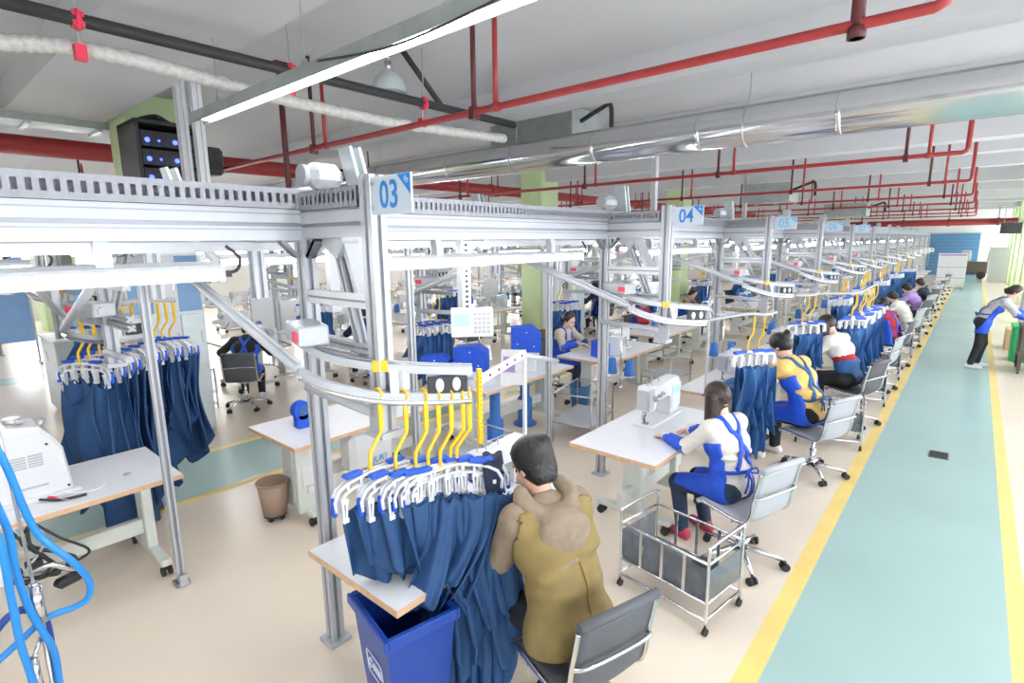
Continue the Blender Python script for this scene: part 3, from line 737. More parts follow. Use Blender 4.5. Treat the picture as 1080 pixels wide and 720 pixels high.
def garment_mesh(seed,w=.44,h=.95,style=0):
    rr=random.Random(seed); b=MB(); ph=[rr.uniform(0,6.28) for _ in range(8)]; fr=rr.choice((1.4,1.8,2.2)); tip=rr.uniform(.15,.85)
    def sheet(w,h,yo,d,top,skew,fl):
        def fn(u,v):
            x=(u-.5)*w*(1-.10*math.sin(PI*v)+.05*v)+skew*v*v
            A=.006+.055*v**.8
            y=yo+A*math.sin(2*PI*fr*u+ph[0]+1.2*v)+.5*A*math.sin(2*PI*(fr*1.9)*u+ph[1]-2*v)+fl*v*v
            hem=1-d*abs(u-tip)**1.1*1.6
            sag=.035*abs(math.sin(PI*4*u))*(1-v)**3
            z=-h*v*hem-sag+.012*math.sin(9*v+5*u+ph[2])
            x+=.02*v*math.sin(6*v+ph[3]+4*u)
            return (x,y,z-top)
        b.grid(fn,26,26)
    sheet(w,h,.015,rr.uniform(.25,.5),0,rr.uniform(-.04,.04),0.03)
    sheet(w*.9,h*rr.uniform(.62,.8),-.03,rr.uniform(.3,.6),.0,rr.uniform(-.06,.06),-.05)
    # a folded flap that drops from the left clips in a cowl
    def cowl(u,v):
        a=u; x=-.20+.30*u+.05*v; y=-.045-.06*math.sin(PI*min(1,v*1.1))*(.4+.6*math.sin(PI*u))-.02*v+.012*math.sin(14*u+ph[4])*v
        z=-.02-(.16+.36*v*h)*(1-.55*abs(u-.35)) +.10*(1-v)-.05*math.sin(PI*u)*(1-v)
        return (x,y,z)
    b.grid(cowl,16,18)
    me=b.mesh('garment',['navy']); return me
GM=[garment_mesh(100+i) for i in range(7)]
GM+= [garment_mesh(200+i,.36,.75) for i in range(5)]
def short_mesh(seed,h=.52):
    rr=random.Random(seed); b=MB(); p=[rr.uniform(0,6.28) for _ in range(6)]; tip=rr.uniform(.2,.8)
    for w,hh,yo in ((.40,h,.012),(.30,h*.8,-.03)):
        def fn(u,v):
            A=.004+.035*v; a=(u-.5)
            x=a*w*(1-.25*v)+.03*v*math.sin(p[0]); y=yo+A*math.sin(2*PI*1.6*u+p[1])+.03*v*(1 if yo>0 else -1)
            return (x,y,-hh*v*(1-.42*abs(u-tip))-.02*abs(math.sin(PI*4*u))*(1-v)**3)
        b.grid(fn,22,20)
    return b.mesh('garment',['navy'])
def long_mesh(seed,h=1.05):
    rr=random.Random(seed); b=MB(); p=[rr.uniform(0,6.28) for _ in range(9)]
    for (w,hh,yo,fr,tip,sl) in ((.42,h,.03,3.2,.6,0.),(.40,h*.70,-.035,2.6,.75,.10),(.30,h*.50,-.085,1.8,.3,-.14)):
        def fn(u,v):
            a=u-.5; A=.008+.040*v**.7; s=math.sin(2*PI*fr*u+p[0]+fr); s=s*abs(s)**-.3 if abs(s)>1e-3 else 0
            x=a*w*(1-.12*v)+sl*v*v+.012*math.sin(5*v+p[1]+6*u); y=yo*(.35+.8*v)+A*s+.35*A*math.sin(2*PI*fr*2.1*u+p[2]+2.5*v)
            z=-hh*v*(1-.38*abs(u-tip)-.05*math.sin(2*PI*fr*u))-.03*abs(math.sin(PI*4*u))*(1-v)**3
            return (x,y,z)
        b.grid(fn,36,26)
    return b.mesh('garment',['navy'])
GLO=[long_mesh(400+i) for i in range(3)]
GSH=[short_mesh(300+i) for i in range(5)]
def garment(loc,rz,lab,grp,i,matk=None,name='hanging_garment'):
    me=GM[i%len(GM)]
    o=link(name,me,None,loc,rz); tag(o,lab,'garment',grp)
    md=o.modifiers.new('thickness','SOLIDIFY'); md.thickness=.004
    return o
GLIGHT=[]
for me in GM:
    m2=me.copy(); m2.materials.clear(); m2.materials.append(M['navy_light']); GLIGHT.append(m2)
# front loop: seven hangers along the end of the 03 rail
A0=math.radians(48)
hp=None
spots=[(-1.885,1.86,1.69),(-1.90,1.83,1.69),(-1.93,1.775,1.695),(-1.965,1.72,1.70),(-1.99,1.66,1.71),(-2.04,1.575,1.72),(-2.10,1.47,1.74)]
ordl=['frontmost','second','third','fourth','fifth','sixth','hindmost']
for i,(x,y,z) in enumerate(spots):
    hl='white hanger with yellow hook, %s from the free end of the 03 rail'%ordl[i]; z-=.03
    Ai=A0+math.radians((2,-6,28,34,36,38,40)[i])
    if hp is None: hp=make_hanger((x,y,z),hl,None,A0)
    else: dup(hp,(x,y,z),Ai,hl)
    c=Vector((x,y,z-.34-.14))+Vector((-.04*math.cos(Ai),-.04*math.sin(Ai),0))
    o=garment(c,Ai,'navy blue cut pieces hanging from the %s hanger of the 03 rail'%ordl[i],None,i); 
    if i<3: o.data=GLO[i]; o.scale=((1.15,1.12,.95)[i],1.,(1.08,1.2,.95)[i]); o.location.x+=(.07,.07,.05)[i]; o.rotation_euler=((-.13,-.10,-.13)[i],0,A0+(.0,-.1,.12)[i])
    else: o.data=GSH[i-3]; o.scale=(1.,1.,(1.06,.98,.94,.92)[i-3])
# dark sock hung over the front hanger
b=MB(); 
b.grid(lambda u,v:(.12+.10*(u-.5)+.01*math.sin(7*v),(-.035 if v>.5 else .035)*1,-.34+.03-(abs(v-.5)*2)*.20+.01*math.sin(9*u)),8,14)
o=b.build('cloth_scrap','navy_dark',None,(spots[0][0],spots[0][1],spots[0][2]-.03),A0); tag(o,'dark grey cloth scrap folded over the front hanger','cloth'); o.modifiers.new('thickness','SOLIDIFY').thickness=.006
# yellow comb guard at the rail end
b=MB(); b.box(-.008,.008,-.012,.012,-.40,.0)
for k in range(16): b.box(.008,.02,-.004,.004,-.385+k*.024,-.377+k*.024)
tag(b.build('toothed_guard','yellow',None,(-1.855,1.905,1.82)),'yellow toothed guard strip at the free end of the 03 rail','guard')
# cluster on the second line (left)
n=11
for i in range(n):
    a=i/(n-1); x=-5.33-.66*a; y=.98+.86*a; z=1.86+.05*math.sin(3*a)
    big=('left bunch' if i<5 else 'right bunch')
    dup(hp,(x,y,z),math.radians(38)+random.uniform(-.15,.15),'white clip hanger in the %s of hangers behind the left table'%('near' if i<5 else 'far'),'left %s hangers'%('near' if i<5 else 'far'))
    if i not in (4,8):
        o_=garment((x-.03,y,z-.34-.13),math.radians(38)+random.uniform(-.2,.2),'navy garment in the near bunch, behind the left machine table' if i<4 else ('navy garment in the middle bunch, partly behind the slim leg' if i<8 else 'navy garment in the right hand bunch, beside the slim leg'),'navy garments %s bunch'%('near' if i<4 else 'middle' if i<8 else 'right'),(i*3+1)%7); o_.scale=(1.05,1.4,1.6 if i<4 else 1.15+.12*(i%3))
# the rail they hang on
b=MB(); b.tube(bez([(-4.4,.6,2.25),(-5.15,.82,1.98),(-5.33,.97,1.915),(-5.67,1.41,1.965),(-6.02,1.86,1.915)],8),.022,10); b.bar((-5.15,.82,1.98),(-5.15,.82,2.42),.04,.04,0,(0,1,0)); b.bar((-5.9,1.7,1.94),(-5.9,1.7,2.42),.04,.04,0,(0,1,0)); b.bar((-5.9,1.7,2.42),(-4.5,1.7,2.42),.04,.04)
tag(b.build('hanging_rail','alu'),'aluminium hanging rail carrying the left bunches of navy garments','rail')
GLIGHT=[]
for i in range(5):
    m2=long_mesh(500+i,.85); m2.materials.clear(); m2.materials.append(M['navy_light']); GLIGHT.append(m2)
def rail_piece(pts,lab,grp=None):
    b=MB(); b.tube(bez(pts,6),.016,8); tag(b.build('hanging_rail','alu'),lab,'rail',grp)
rail_piece([(-1.88,5.04,1.70),(-1.62,5.36,1.745),(-1.52,5.62,1.72),(-1.49,5.9,1.715)],'slim rail running from the 04 bay to the garments of the worker in yellow')
rail_piece([(-1.70,7.55,1.74),(-1.58,7.75,1.735),(-1.54,7.95,1.735),(-1.60,8.4,1.74)],'slim rail holding the garments behind the head of the worker in yellow')
rail_piece([(-1.88,8.22,1.70),(-1.40,8.62,1.70),(-1.20,8.95,1.695),(-1.20,9.9,1.695),(-1.21,10.95,1.695)],'slim rail carrying the wide bunch of blue garments')
for y_,n_ in ((11.2,3),(13.6,4),(16.6,3),(20,4),(24,3)): rail_piece([(-1.75,y_-.2,1.755),(-1.75,y_+.2*n_,1.755)],'slim rail carrying small garments far down the front line','far garment rails')
# clusters farther down the front line (single meshes: parts too small to show)
hb=MB()
hb.tube(bez([(0,0,.03),(0,0,-.14),(-.05,0,-.22),(-.06,0,-.36)],3),.009,5,1); hb.tube([(-.25,0,-.46),(-.24,0,-.37),(-.04,0,-.33),(.16,0,-.37),(.17,0,-.46)],.016,6)
for x in (-.185,-.095,0,.095,.185): hb.bar((x-.04,0,-.36),(x-.04,.0,-.47),.022,.03)
hb.cbox((-.15,0,-.33),(.14,.04,.025),0,2); hb.cbox((.07,0,-.33),(.14,.04,.025),0,2)
HME=hb.mesh('garment_hanger',['machine_white','yellow','blue'])
def small_cluster(pts,lab,hlab,grp,rz,w=GLIGHT,s=1.):
    for i,(x,y,z) in enumerate(pts):
        o=link('garment_hanger',HME,None,(x,y,z),rz+random.uniform(-.2,.2)); tag(o,hlab,'hanger',grp+' hangers')
        o=link('hanging_garment',w[(i*5+2)%len(w)],None,(x,y,z-.47),rz+random.uniform(-.2,.2)); tag(o,lab,'garment',grp+' garments'); o.scale=s if isinstance(s,tuple) else (s,s,s)
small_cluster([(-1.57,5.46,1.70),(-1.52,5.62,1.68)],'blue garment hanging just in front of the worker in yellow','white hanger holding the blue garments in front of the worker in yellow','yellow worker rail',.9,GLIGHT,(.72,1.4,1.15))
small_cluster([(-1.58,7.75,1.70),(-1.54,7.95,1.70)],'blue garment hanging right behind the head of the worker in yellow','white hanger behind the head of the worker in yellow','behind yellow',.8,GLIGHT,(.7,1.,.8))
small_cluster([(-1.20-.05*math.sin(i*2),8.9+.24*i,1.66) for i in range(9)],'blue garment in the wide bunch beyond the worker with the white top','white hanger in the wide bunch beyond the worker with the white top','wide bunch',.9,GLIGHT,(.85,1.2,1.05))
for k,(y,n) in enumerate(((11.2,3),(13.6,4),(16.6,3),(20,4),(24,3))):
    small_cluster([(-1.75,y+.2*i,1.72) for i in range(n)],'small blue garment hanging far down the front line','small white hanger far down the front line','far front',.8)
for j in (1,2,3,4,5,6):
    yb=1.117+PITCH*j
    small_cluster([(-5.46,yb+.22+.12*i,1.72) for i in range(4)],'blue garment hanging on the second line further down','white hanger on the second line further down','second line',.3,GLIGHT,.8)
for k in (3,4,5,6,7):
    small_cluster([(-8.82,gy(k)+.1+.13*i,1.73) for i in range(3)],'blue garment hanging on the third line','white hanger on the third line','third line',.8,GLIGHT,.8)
# ================================================================ furniture prototypes (operator faces local +Y)
def make_table(lab,L=1.3,D=.75,h=.78,loc=(0,0,0),rz=0.,grp=None):
    t=thing('sewing_table',lab,'table',loc,rz,grp)
    b=MB(); r=.035
    b.box(-L/2,L/2,-D/2,D/2,h-.032,h,0,.0)
    o=b.build('tabletop',['tabletop'],t)
    b=MB(); e=.005
    b.box(-L/2-e,L/2+e,-D/2-e,-D/2,h-.034,h-.002,0); b.box(-L/2-e,L/2+e,D/2,D/2+e,h-.034,h-.002); b.box(-L/2-e,-L/2,-D/2,D/2,h-.034,h-.002); b.box(L/2,L/2+e,-D/2,D/2,h-.034,h-.002)
    b.build('edge_band','table_edge',t)
    for s in (-1,1):
        x=s*(L/2-(.42 if D<.8 else .16))
        b=MB(); b.box(x-.035,x+.035,-.09,.09,.10,h-.05,0,.008); b.box(x-.03,x+.03,-D/2+.08,D/2-.08,h-.06,h-.033); b.box(x-.035,x+.035,-D/2+.04,D/2-.04,.085,.135,0,.008)
        b.build('leg','table_leg',t)
        for sy in (-1,1):
            c=MB(); y=sy*(D/2-.08); c.cyl((x-.012,y,.035),(x-.034,y,.035),.035,n=14); c.cyl((x+.012,y,.035),(x+.034,y,.035),.035,n=14); c.cbox((x,y,.07),(.03,.05,.03)); c.build('caster','rubber',t)
    b=MB(); b.box(-L/2+.18,L/2-.18,-.03,.03,.24,.36,0,.006); b.build('crossbar','table_leg',t)
    return t
def make_machine(lab,loc=(0,0,0),rz=0.,grp=None):
    t=thing('sewing_machine',lab,'sewing machine',loc,rz,grp)
    b=MB()
    b.box(-.26,.26,-.09,.09,0,.022,0,.006)
    prof=[(.26,.022),(.26,.31),(.235,.335),(.06,.325),(-.10,.315),(-.17,.335),(-.245,.33),(-.255,.30),(-.255,.145),(-.235,.125),(-.175,.125),(-.16,.15),(-.15,.195),(.06,.20),(.09,.19),(.10,.16),(.10,.022)]
    # extruded side silhouette with chamfered edges
    n=len(prof)
    def sh(p,k): 
        cx,cz=.05,.2
        return (p[0]+(cx-p[0])*k*.06,p[1]+(cz-p[1])*k*.06)
    rings=[(-.062,1),(-.05,0),(.05,0),(.062,1)]
    vs=[(sh(p,k)[0],y,sh(p,k)[1]) for y,k in rings for p in prof]
    fs=[(r*n+i,r*n+(i+1)%n,(r+1)*n+(i+1)%n,(r+1)*n+i) for r in range(3) for i in range(n)]
    fs+=[tuple(reversed(range(n))),tuple(range(3*n,4*n))]
    b.add(vs,fs); b.build('machine_body','machine_white',t)
    b=MB(); b.box(-.265,-.185,-.066,-.058,.14,.32,0,.004); b.box(-.262,-.257,-.045,.045,.15,.31,0,.002); b.build('face_plate','machine_grey',t)
    b=MB(); b.cyl((-.215,0,.13),(-.215,0,.03),.006,n=8); b.cyl((-.215,0,.13),(-.215,0,.085),.014,n=10); b.cyl((-.235,0,.13),(-.235,0,.05),.008,n=8); b.cbox((-.22,-.01,.028),(.03,.05,.012)); b.build('needle_bar','needle',t)
    b=MB(); 
    for x,z in ((-.20,.25),(-.17,.22),(-.11,.24),(-.06,.25)):
        b=MB(); b.cyl((x,-.06,z),(x,-.085,z),.016,n=12); b.cyl((x,-.085,z),(x,-.095,z),.009,n=8); b.build('tension_dial','steel',t)
    b=MB(); b.cyl((.26,0,.24),(.30,0,.24),.062,n=20); b.cyl((.30,0,.24),(.325,0,.24),.05,n=20); b.build('hand_wheel','machine_grey',t)
    b=MB(); b.box(.11,.255,-.075,-.06,.07,.28,0,.006); b.box(.11,.25,.06,.13,.03,.29,0,.012); b.build('motor_box','machine_white',t)
    b=MB(); b.box(.125,.235,-.078,-.0745,.20,.26); b.build('display_panel','screen',t)
    for px_,pz_ in ((-.12,.42),(-.2,.40),(.0,.37)):
        b=MB(); b.cyl((px_,0,.315),(px_,0,pz_),.005,n=6); b.build('thread_pin','steel',t)
    b=MB(); b.tube(bez([(.2,.13,.1),(.3,.2,.05),(.38,.24,.02),(.4,.28,.01)],6),.008,6); b.build('cable','black',t)
    return t
def make_stand(lab,loc=(0,0,0),grp=None,c1='thread_blue',c2='thread_blue',rz=0.):
    t=thing('thread_stand',lab,'thread stand',loc,rz,grp)
    b=MB(); b.cyl((0,0,0),(0,0,.78),.009,n=8); b.cyl((0,0,0),(0,0,.03),.03,n=12); b.tube([(-.16,0,.72),(.16,0,.72)],.006,6)
    for s in (-1,1): b.tube([(s*.13+.02*math.cos(a),.02*math.sin(a),.72) for a in np.linspace(0,2*PI,10)],.003,5)
    b.build('stand_rod','chrome',t)
    b=MB(); b.tube([(-.13,0,.16),(.13,0,.16)],.007,6)
    for s in (-1,1): b.cyl((s*.11,0,.155),(s*.11,0,.165),.07,n=18); b.cyl((s*.11,0,.165),(s*.11,0,.30),.006,n=6)
    b.build('cone_tray','white_paint',t)
    for s,c in ((-1,c1),(1,c2)):
        b=MB(); b.lathe([(.058,.167),(.06,.175),(.042,.34),(.03,.345),(.018,.35)],18,0,Matrix.Translation((s*.11,0,0))); b.build('thread_cone',c,t)
    return t
def make_chair(lab,loc=(0,0,0),rz=0.,grp=None,fab='mesh_fabric'):
    t=thing('office_chair',lab,'chair',loc,rz,grp)
    pr=[(.23,.455),(.18,.468),(.02,.455),(-.14,.448),(-.195,.475),(-.225,.54),(-.24,.65),(-.262,.76),(-.285,.87)]
    pr2=bez([(0,y,z) for y,z in pr],5)
    b=MB(); n=len(pr2)
    b.grid(lambda u,v:(-.215+.43*u,pr2[round(v*(n-1))].y-.012*math.sin(PI*u),pr2[round(v*(n-1))].z-.014*math.sin(PI*u)),8,n-1)
    o=b.build('sling',fab,t); o.modifiers.new('thickness','SOLIDIFY').thickness=.014
    for s in (-1,1):
        b=MB(); b.tube([(s*.225,p.y,p.z) for p in pr2],.013,8); b.build('side_frame','chrome',t)
    b=MB(); b.cyl((-.225,-.29,.885),(.225,-.29,.885),.024,n=12); b.build('top_roll',fab,t)
    b=MB(); b.cyl((-.225,.235,.452),(.225,.235,.452),.02,n=10); b.build('front_roll',fab,t)
    b=MB(); b.tube(bez([(-.225,-.245,.66),(-.15,-.30,.69),(.15,-.30,.69),(.225,-.245,.66)],6),.010,8); b.cyl((-.225,.1,.44),(.225,.1,.44),.012,n=8); b.cyl((-.225,-.08,.43),(.225,-.08,.43),.012,n=8); b.cbox((0,0,.42),(.12,.22,.03)); b.build('stretcher','chrome',t)
    b=MB(); b.cyl((0,0,.10),(0,0,.42),.018,n=12); b.cyl((0,0,.10),(0,0,.28),.027,n=14); b.cyl((0,0,.25),(0,0,.27),.033,n=14); b.cyl((.0,.05,.40),(.24,.05,.39),.006,n=6); b.build('gas_column','chrome',t)
    b=MB()
    for k in range(5):
        a=2*PI*k/5+.3; b.tube([(.02*math.cos(a),.02*math.sin(a),.12),(.15*math.cos(a),.15*math.sin(a),.105),(.31*math.cos(a),.31*math.sin(a),.075)],.02,8,radii=[.026,.021,.013])
    b.cyl((0,0,.08),(0,0,.16),.036,n=16); b.build('star_base','chrome',t)
    for k in range(5):
        a=2*PI*k/5+.3; cx,cy=.315*math.cos(a),.315*math.sin(a); b=MB(); ux,uy=-math.sin(a+.5),math.cos(a+.5)
        for s in (-1,1): b.cyl((cx+ux*s*.010,cy+uy*s*.010,.03),(cx+ux*s*.03,cy+uy*s*.03,.03),.03,n=14)
        b.cyl((cx,cy,.03),(cx,cy,.075),.008,n=8); b.build('caster','rubber',t)
    return t
def make_trolley(lab,loc,rz,grp=None):
    t=thing('wire_trolley',lab,'trolley',loc,rz,grp)
    W,D,Hh=.335,.215,.60; r=.011
    for s in (-1,1):
        b=MB(); x=s*W
        b.tube(bez([(x,-D,.05),(x,-D,.45),(x,-D,Hh-.03),(x,-D+.03,Hh),(x,D-.03,Hh),(x,D,Hh-.03),(x,D,.45),(x,D,.05)],5),r,8); b.tube([(x,-D,.11),(x,D,.11)],r*.9,8); b.tube([(x,-D,.22),(x,D,.22)],r*.8,8); b.tube([(x,-D,.49),(x,D,.49)],r*.8,8)
        b.build('end_frame','chrome',t)
    for y,zz in ((-D,(.22,.49)),(D,(.22,.49,.11))):
        b=MB()
        for z in zz: b.tube([(-W,y,z),(W,y,z)],r*.9,8)
        for k in (-1,0,1): b.bar((k*.168,y,.22),(k*.168,y,.49),.022,.006,0,(0,1,0))
        b.build('side_rails','chrome',t)
    b=MB(); b.tube([(-W,-D,.10),(W,-D,.10)],r*.9,8); b.build('lower_rail','chrome',t)
    for k in range(4):
        b=MB(); x=-W+.168*k; b.box(x+.012,x+.156,-D+.012,-D+.016,.23,.44); b.build('panel','acrylic',t)
    b=MB(); b.box(-W+.01,W-.01,-D+.01,D-.01,.222,.228); b.build('tray','acrylic',t)
    for s in (-1,1):
        b=MB(); b.box(s*W-.002,s*W+.002,-D+.02,D-.02,.23,.44); b.build('panel','acrylic',t)
        for sy in (-1,1):
            c=MB(); c.cyl((s*W-.012,sy*D,.025),(s*W+.012,sy*D,.025),.025,n=12); c.cyl((s*W,sy*D,.02),(s*W,sy*D,.06),.008,n=6); c.build('caster','rubber',t)
    b=MB(); b.lathe([(.001,.23),(.06,.23),(.06,.26),(.001,.26)],16,0,Matrix.Translation((-.22,.05,0))); b.lathe([(.07,.23),(.085,.33),(.08,.33),(.066,.235)],18,0,Matrix.Translation((.2,.02,0)))
    return t
def make_bin(name,lab,loc,r0,r1,h,mk_,grp=None):
    t=thing(name,lab,'bin',loc,0,grp)
    b=MB(); b.lathe([(.001,.0),(r0,.0),(r1,h),(r1-.006,h),(r0-.006,.01),(.001,.01)],26,0,None,False); b.build('bin_body',mk_,t)
    b=MB(); b.tube([((r1+.002)*math.cos(a),(r1+.002)*math.sin(a),h) for a in np.linspace(0,2*PI,28)[:-1]],.009,6,closed=True); b.build('rim',mk_,t)
    return t
R90=PI/2
# ---------------------------------------------------------------- front row of work places
TA=make_table('white sewing table beside the tan hooded worker, wood edge band',1.55,.78,.78,(-2.24,2.10,0),R90)
MA=make_machine('white sewing machine on the table of the tan hooded worker',(-2.32,2.55,.78),R90)
CA=make_chair('dark mesh office chair under the tan hooded worker, chrome frame',(-1.27,1.95,0),math.radians(72))
dup(TA,(-2.05,4.36,0),R90,'white sewing table with wood edge in front of the worker in the white top')
dup(MA,(-2.14,4.62,.78),R90,'white sewing machine used by the worker in the white top and blue apron').scale=(1.25,1.1,1.12)
CB=make_chair('pale mesh office chair under the worker in the white top',(-1.14,4.02,0),math.radians(70),None,'mesh_light')
dup(TA,(-2.05,6.5,0),R90,'white sewing table in front of the worker in yellow')
dup(MA,(-2.15,6.6,.78),R90,'white sewing machine used by the worker in yellow')
dup(CB,(-1.08,6.12,0),math.radians(68),'chrome office chair under the worker in yellow')
ys=[8.25,10.4,12.5,15.0,17.2,18.8,21,23.2,25.4,27.6,29.8,32,34.2]
for i,y in enumerate(ys):
    far=i>3
    dup(TA,(-2.05,y+.35,0),R90,['white sewing table of the worker in the white and red top','white sewing table just beyond the wide bunch of blue garments','white sewing table of the worker in the red vest','white sewing table of the worker in the cream jacket'][i] if not far else 'white sewing table of the front row far down the aisle','far front tables' if far else None)
    dup(MA,(-2.15,y+.55,.78),R90,['white sewing machine of the worker in the white and red top','white sewing machine just beyond the wide bunch of blue garments','white sewing machine of the worker in the red vest','white sewing machine of the worker in the cream jacket'][i] if not far else 'white sewing machine of the front row far down the aisle','far front machines' if far else None)
    dup(CB if i%2 else CA,(-1.05,y,0),math.radians(70+random.uniform(-12,12)),['office chair under the worker in the white and red top','empty looking office chair just beyond the wide bunch of blue garments','office chair under the worker in the red vest','office chair under the worker in the cream jacket'][i] if not far else 'office chair of the front row far down the aisle','far front chairs' if far else None)
make_trolley('chrome wire trolley with smoky panels beside the worker in the white top',(-1.33,3.31,0),math.radians(-9.3))
TR=[o for o in col.objects if o.name.startswith('wire_trolley')][0]
for i,y in enumerate((7.3,9.5,11.5,13.8,16,20)):
    dup(TR,(-1.15,y,0),random.uniform(-.2,.2),['chrome wire trolley behind the chair of the worker in yellow','chrome wire trolley below the wide bunch of blue garments'][i] if i<2 else 'chrome wire trolley far down the front row','far trolleys' if i>1 else None)
# things in the trolley
b=MB(); b.lathe([(.001,0),(.06,0),(.06,.03),(.001,.03)],18); tag(b.build('tape_roll','machine_grey',None,(-1.56,3.33,.228)),'grey tape roll lying in the wire trolley','tape')
b=MB(); b.lathe([(.001,0),(.066,0),(.085,.11),(.079,.11),(.06,.008),(.001,.008)],20,caps=False); tag(b.build('plastic_bowl','black',None,(-1.14,3.28,.228)),'black bowl standing in the wire trolley','bowl')
# thread stand between the lines
S0=make_stand('thread stand with two bright blue cones beside the 04 gantry post',(-2.95,5.35,.78))
# ---------------------------------------------------------------- second line of work places (operators face the front line)
TB=make_table('white machine table at the left edge, in front of the navy garments',1.75,.86,.78,(-4.74,.37,0),-R90)
dup(TB,(-4.55,2.90,0),-R90,'white table between the slim leg and the 03 post, with the brown bin under it')
for o in list(col.objects):
    pass
YB_=[5.1,7.25,9.6,12.1,14.6,17.1,19.6,22.1,24.6,27.1]
LB=['white table carrying the machines with the blue covers','white table of the woman in the khaki jacket','white table just beyond the blue thread cones']
for i,y in enumerate(YB_):
    dup(TB,(-4.15 if i==1 else -4.45,y,0),-R90,LB[i] if i<3 else 'white sewing table of the second line further down the hall','far second line tables' if i>=3 else None)
    if i>=1: dup(MA,(-4.1 if i==1 else -4.45,y-.1+(.2 if i==1 else 0),.78),-R90,['','white sewing machine in front of the woman in the khaki jacket','white sewing machine on the table beyond the blue thread cones'][i] if i<3 else 'white sewing machine of the second line further down the hall','far second line machines' if i>=3 else None)
    if i>=2: dup(CA,(-5.5,y,0),-R90+random.uniform(-.3,.3),'office chair at the table beyond the blue thread cones' if i==2 else 'office chair of the second line further down the hall','far second line chairs' if i>2 else None)
dup(CA,(-5.0,7.0,0),-R90+.1,'office chair under the woman in the khaki jacket')
# left foreground machine: upright white body seen from its motor end
t=thing('bartack_machine','tall white sewing machine on the left table at the picture edge','sewing machine',(-4.77,.46,.78),0)
S=SDF(); 
b=MB()
prof=[(-.235,0),(.215,0),(.205,.06),(.185,.30),(.135,.40),(.08,.47),(-.08,.50),(-.15,.47),(-.20,.40),(-.225,.2)]
n=len(prof)
rings=[(-.17,.93),(-.145,1.),(.145,1.),(.17,.93)]
vs=[(x,p[0]*k,.02+p[1]*k) for x,k in rings for p in prof]
fs=[(r*n+i,r*n+(i+1)%n,(r+1)*n+(i+1)%n,(r+1)*n+i) for r in range(3) for i in range(n)]+[tuple(reversed(range(n))),tuple(range(3*n,4*n))]
b.add(vs,fs); b.build('machine_body','machine_white',t)
b=MB(); b.box(-.2,.22,-.26,.24,0,.03,0,.006); b.build('bed_plate','machine_white',t)
b=MB()
for s in (0,1): 
    for k in range(5): b.box(.168,.1735,-.09+s*.085,-.015+s*.085,.235+k*.018,.246+k*.018)
b.build('vent_grille','machine_grey',t)
b=MB(); b.box(.165,.174,-.09,.08,.09,.105,0,.002); b.build('slot_plate','machine_grey',t)
b=MB()
for y,z in ((-.14,.38),(.10,.37),(-.19,.05),(.18,.05)): b.cyl((.165,y,z),(.173,y,z),.009,n=8)
b.build('screw','black',t)
b=MB(); b.cyl((0,-.03,.5),(0,-.03,.55),.045,n=16); b.cyl((.05,.08,.46),(.05,.12,.52),.02,n=10); b.cyl((0,-.20,.44),(0,-.27,.46),.03,n=12); b.tube(bez([(0,-.25,.45),(0,-.33,.5),(.05,-.38,.42)],5),.01,6); b.build('thread_guide','steel',t)
b=MB(); b.cbox((.06,.0,.535),(.06,.04,.02)); b.cbox((.10,-.08,.49),(.05,.05,.03)); b.build('cap','machine_grey',t)
b=MB(); b.tube(bez([(.17,.12,.03),(.26,.18,.015),(.31,.30,.012),(.26,.36,.012)],6),.007,6); b.tube(bez([(.2,.0,.02),(.3,.1,.01),(.34,.24,.01)],6),.009,6,1); b.build('cable',['paper','black'],t)
# control box under the left table with wires
t=thing('control_box','white control box with yellow warning stickers under the left table','box',(-4.36,.10,.40))
b=MB(); b.box(-.12,.06,-.13,.13,0,.30,0,.01); b.build('housing','machine_white',t)
for y in (.045,.045):
    pass
for k in range(2):
    b=MB(); b.add([(.062,-.045,.19-.07*k),(.062,.005,.19-.07*k),(.062,-.02,.235-.07*k)],[(0,1,2)]); b.build('warning_sticker','warn',t)
t=thing('wire_bundle','tangle of black wires hanging under the left table','cable',(-4.36,.42,.35))
for k in range(7):
    b=MB(); rr=random.Random(k); b.tube(bez([(rr.uniform(-.1,.0),rr.uniform(-.16,.0),.40),(rr.uniform(-.02,.06),rr.uniform(-.1,.1),.25),(rr.uniform(-.02,.08),rr.uniform(-.12,.25),.08),(rr.uniform(-.1,.0),rr.uniform(-.2,.12),-.02),(-.1,rr.uniform(-.3,-.1),rr.uniform(.0,.1))],8),.009,6); b.build('wire','black' if k!=3 else 'machine_grey',t)
b=MB(); b.tube(bez([(0,-.1,.06),(.05,.02,.09),(.05,.1,.02),(0,.16,-.04)],6),.018,8); b.build('air_fitting','chrome',t)
b=MB(); b.cbox((.02,.10,-.07),(.09,.15,.06),.3,0,.02); b.cbox((.02,-.05,.12),(.06,.08,.06),.3,0,.01); b.build('plug','black',t)
# grommets on the left table and small things
b=MB(); b.lathe([(.001,0),(.026,0),(.024,.005),(.001,.005)],16); tag(b.build('cable_grommet','machine_grey',None,(-4.62,.98,.78)),'small round cable grommet in the left tabletop, at its far end','grommet')
b=MB(); b.lathe([(.001,0),(.02,0),(.018,.005),(.001,.005)],16); tag(b.build('cable_grommet','machine_grey',None,(-4.40,.36,.78)),'small round cable grommet at the front edge of the left tabletop','grommet')
t=thing('screwdriver','small screwdriver with a red handle lying by the tall white machine','tool',(-4.50,.55,.785),.5)
b=MB(); b.cyl((0,0,.01),(.10,0,.01),.004,n=6); b.build('shaft','steel',t); b=MB(); b.cyl((-.07,0,.01),(0,0,.01),.011,n=8); b.build('handle','red_tag',t)
